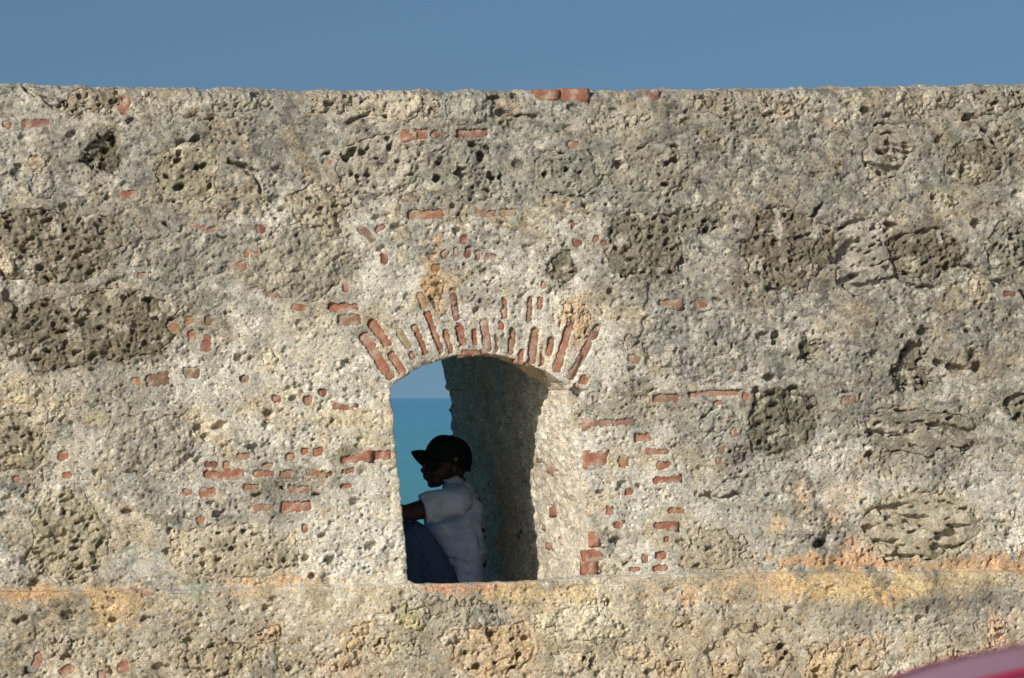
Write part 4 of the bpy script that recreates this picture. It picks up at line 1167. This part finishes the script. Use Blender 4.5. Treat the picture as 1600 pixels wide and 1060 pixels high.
# ------------------------------------------------------------------ parked car close to the camera, only the roof's front corner in the picture
M_PAINT = simple_mat('mauve_car_paint', (.40, .19, .235), .45, .4, .04, 3, 0, .0, .15)
M_RED = simple_mat('red_stripe_paint', (.42, .012, .040), .45, .4, .05, 5)
M_GLASS = simple_mat('dark_car_glass', (.012, .014, .016), .06, .6, .1, 2)
M_TYRE = simple_mat('tyre_rubber', (.018, .018, .018), .85, .2, .2, 30)
M_RIM = simple_mat('steel_rim', (.45, .45, .46), .35, .5, .1, 10, 0, .8)
M_LAMP = simple_mat('lamp_glass', (.75, .75, .72), .1, .6, .05, 10)
M_TAIL = simple_mat('tail_lamp_glass', (.35, .01, .01), .15, .6, .05, 10)
CD = 4.4
car = bpy.data.objects.new('parked_car', None); COL.objects.link(car)
tag(car, 'blurred mauve car roof with red stripe cut off in the bottom right corner', 'car')
cpos = CAM + FWD * CD + RGT * .400
car.location = (cpos[0], cpos[1], 0)
car.rotation_euler = (0, 0, -THETA)
# local: +x to the right of the picture (towards the tail), x=0 at the top of the windscreen, -y towards the camera
ROOF = [(-.14, 1.310), (-.06, 1.352), (0, 1.374), (.06, 1.392), (.13, 1.405), (.24, 1.418), (.45, 1.432), (.75, 1.438), (1.1, 1.430), (1.35, 1.412), (1.55, 1.375)]
BODY = [(-1.75, .55), (-1.70, .70), (-1.5, .80), (-1.0, .90), (-.72, .95), (1.75, .97), (2.1, .93), (2.25, .85), (2.28, .60)]


def shell(name, stations, mat, parent, half, crown, thick, ys):
    vv, ff = [], []
    for (x, z) in stations:
        for y in ys:
            vv.append((x, y * half, z - crown * (abs(y) ** 2.2)))
    k_ = len(ys)
    for i_ in range(len(stations) - 1):
        for j in range(k_ - 1):
            a_ = i_ * k_ + j; ff.append((a_, a_ + k_, a_ + k_ + 1, a_ + 1))
    me = bpy.data.meshes.new(name); me.from_pydata(vv, [], ff); me.polygons.foreach_set('use_smooth', np.ones(len(ff), dtype=bool))
    o = add(name, me, mat, parent)
    s_ = o.modifiers.new('t', 'SOLIDIFY'); s_.thickness = thick; s_.offset = -1 if thick > 0 else 1
    return o


px_ = np.array(ROOF)
rx_ = np.linspace(-.14, 1.55, 40); rz_ = np.interp(rx_, px_[:, 0], px_[:, 1])
rz_ = np.convolve(np.pad(rz_, 2, mode='edge'), np.ones(5) / 5, 'valid')
roof = shell('roof', list(zip(rx_, rz_)), M_PAINT, car, .58, .055, .02, np.linspace(-1, 1, 17))
st = list(zip(rx_[1:-1], rz_[1:-1] + .003))
for y0, y1 in ((-.205, -.150), (.150, .205)):
    vv, ff = [], []
    for (x, z) in st:
        for k in range(4):
            y = y0 + (y1 - y0) * k / 3
            vv.append((x, y, z - .055 * (abs(y / .58) ** 2.2)))
    for i_ in range(len(st) - 1):
        for j in range(3):
            a_ = i_ * 4 + j; ff.append((a_, a_ + 4, a_ + 5, a_ + 1))
    me = bpy.data.meshes.new('stripe'); me.from_pydata(vv, [], ff); me.polygons.foreach_set('use_smooth', np.ones(len(ff), dtype=bool))
    add('stripe', me, M_RED, roof)
# body
bx_ = np.array(BODY); sx_ = np.linspace(-1.75, 2.28, 46); tz_ = np.interp(sx_, bx_[:, 0], bx_[:, 1])
vv, ff = [], []
prof = [(-.72, .22), (-.80, .34), (-.83, .52), (-.82, .72), (-.76, 1.0), (-.40, 1.03), (0, 1.04), (.40, 1.03), (.76, 1.0), (.82, .72), (.83, .52), (.80, .34), (.72, .22)]
for x, z in zip(sx_, tz_):
    tp = 1 - .16 * max(0, (-1.3 - x) / .45) ** 2 - .12 * max(0, (x - 1.9) / .38) ** 2
    for (y, k) in prof:
        vv.append((x, y * tp, k * z if k > .3 else .22))
k_ = len(prof)
for i_ in range(len(sx_) - 1):
    for j in range(k_):
        j2 = (j + 1) % k_
        ff.append((i_ * k_ + j, i_ * k_ + j2, (i_ + 1) * k_ + j2, (i_ + 1) * k_ + j))
ff.append(tuple(range(k_))[::-1]); ff.append(tuple((len(sx_) - 1) * k_ + j for j in range(k_)))
me = bpy.data.meshes.new('car_body'); me.from_pydata(vv, [], ff); me.polygons.foreach_set('use_smooth', np.ones(len(ff), dtype=bool))
add('car_body', me, M_PAINT, car)


def quadpart(name, pts_, mat, parent, th=.01):
    me = bpy.data.meshes.new(name); me.from_pydata(pts_, [], [tuple(range(len(pts_)))])
    o = add(name, me, mat, parent); s_ = o.modifiers.new('t', 'SOLIDIFY'); s_.thickness = th; s_.offset = 0
    return o


quadpart('windscreen', [(-.72, -.66, .97), (-.13, -.53, 1.285), (-.13, .53, 1.285), (-.72, .66, .97)], M_GLASS, car)
quadpart('rear_window', [(1.53, -.53, 1.34), (2.0, -.64, .97), (2.0, .64, .97), (1.53, .53, 1.34)], M_GLASS, car)
for sg in (-1, 1):
    quadpart('side_window', [(-.55, sg * .70, .99), (.02, sg * .575, 1.315), (.66, sg * .575, 1.375), (.66, sg * .71, .99)], M_GLASS, car)
    quadpart('side_window', [(.72, sg * .71, .99), (.72, sg * .575, 1.375), (1.46, sg * .565, 1.33), (1.80, sg * .70, .99)], M_GLASS, car)
    for (x0, z0, x1, z1, wd) in ((-.70, .97, -.10, 1.30, .05), (.69, .97, .69, 1.385, .05), (1.50, 1.345, 1.95, .96, .08)):
        y0 = sg * (.70 if z0 < 1 else .575); y1 = sg * (.70 if z1 < 1 else .575)
        quadpart('pillar', [(x0 - wd / 2, y0, z0), (x0 + wd / 2, y0, z0), (x1 + wd / 2, y1, z1), (x1 - wd / 2, y1, z1)], M_PAINT, car, .03)
    bm = bmesh.new(); blob(bm, Vector((-1.70, sg * .52, .62)), .05, .13, .07); bm_obj('headlight', bm, M_LAMP, car)
    bm = bmesh.new(); blob(bm, Vector((2.24, sg * .58, .74)), .04, .10, .09); bm_obj('tail_light', bm, M_TAIL, car)
    bm = bmesh.new(); blob(bm, Vector((-.42, sg * .86, 1.02)), .05, .09, .06); bm_obj('mirror', bm, M_PAINT, car)
    for x in (-1.10, 1.45):
        bm = bmesh.new()
        bmesh.ops.create_cone(bm, cap_ends=True, segments=40, radius1=.30, radius2=.30, depth=.19, matrix=Matrix.Translation((x, sg * .76, .30)) @ Matrix.Rotation(math.pi / 2, 4, 'X'))
        bmesh.ops.bevel(bm, geom=[e for e in bm.edges if len(e.link_faces) == 2 and any(len(f.verts) > 8 for f in e.link_faces)], offset=.03, segments=3, affect='EDGES')
        wh = bm_obj('wheel', bm, M_TYRE, car)
        bm = bmesh.new()
        bmesh.ops.create_cone(bm, cap_ends=True, segments=32, radius1=.19, radius2=.17, depth=.20, matrix=Matrix.Translation((x, sg * .762, .30)) @ Matrix.Rotation(math.pi / 2, 4, 'X'))
        bm_obj('rim', bm, M_RIM, wh, smooth=False)
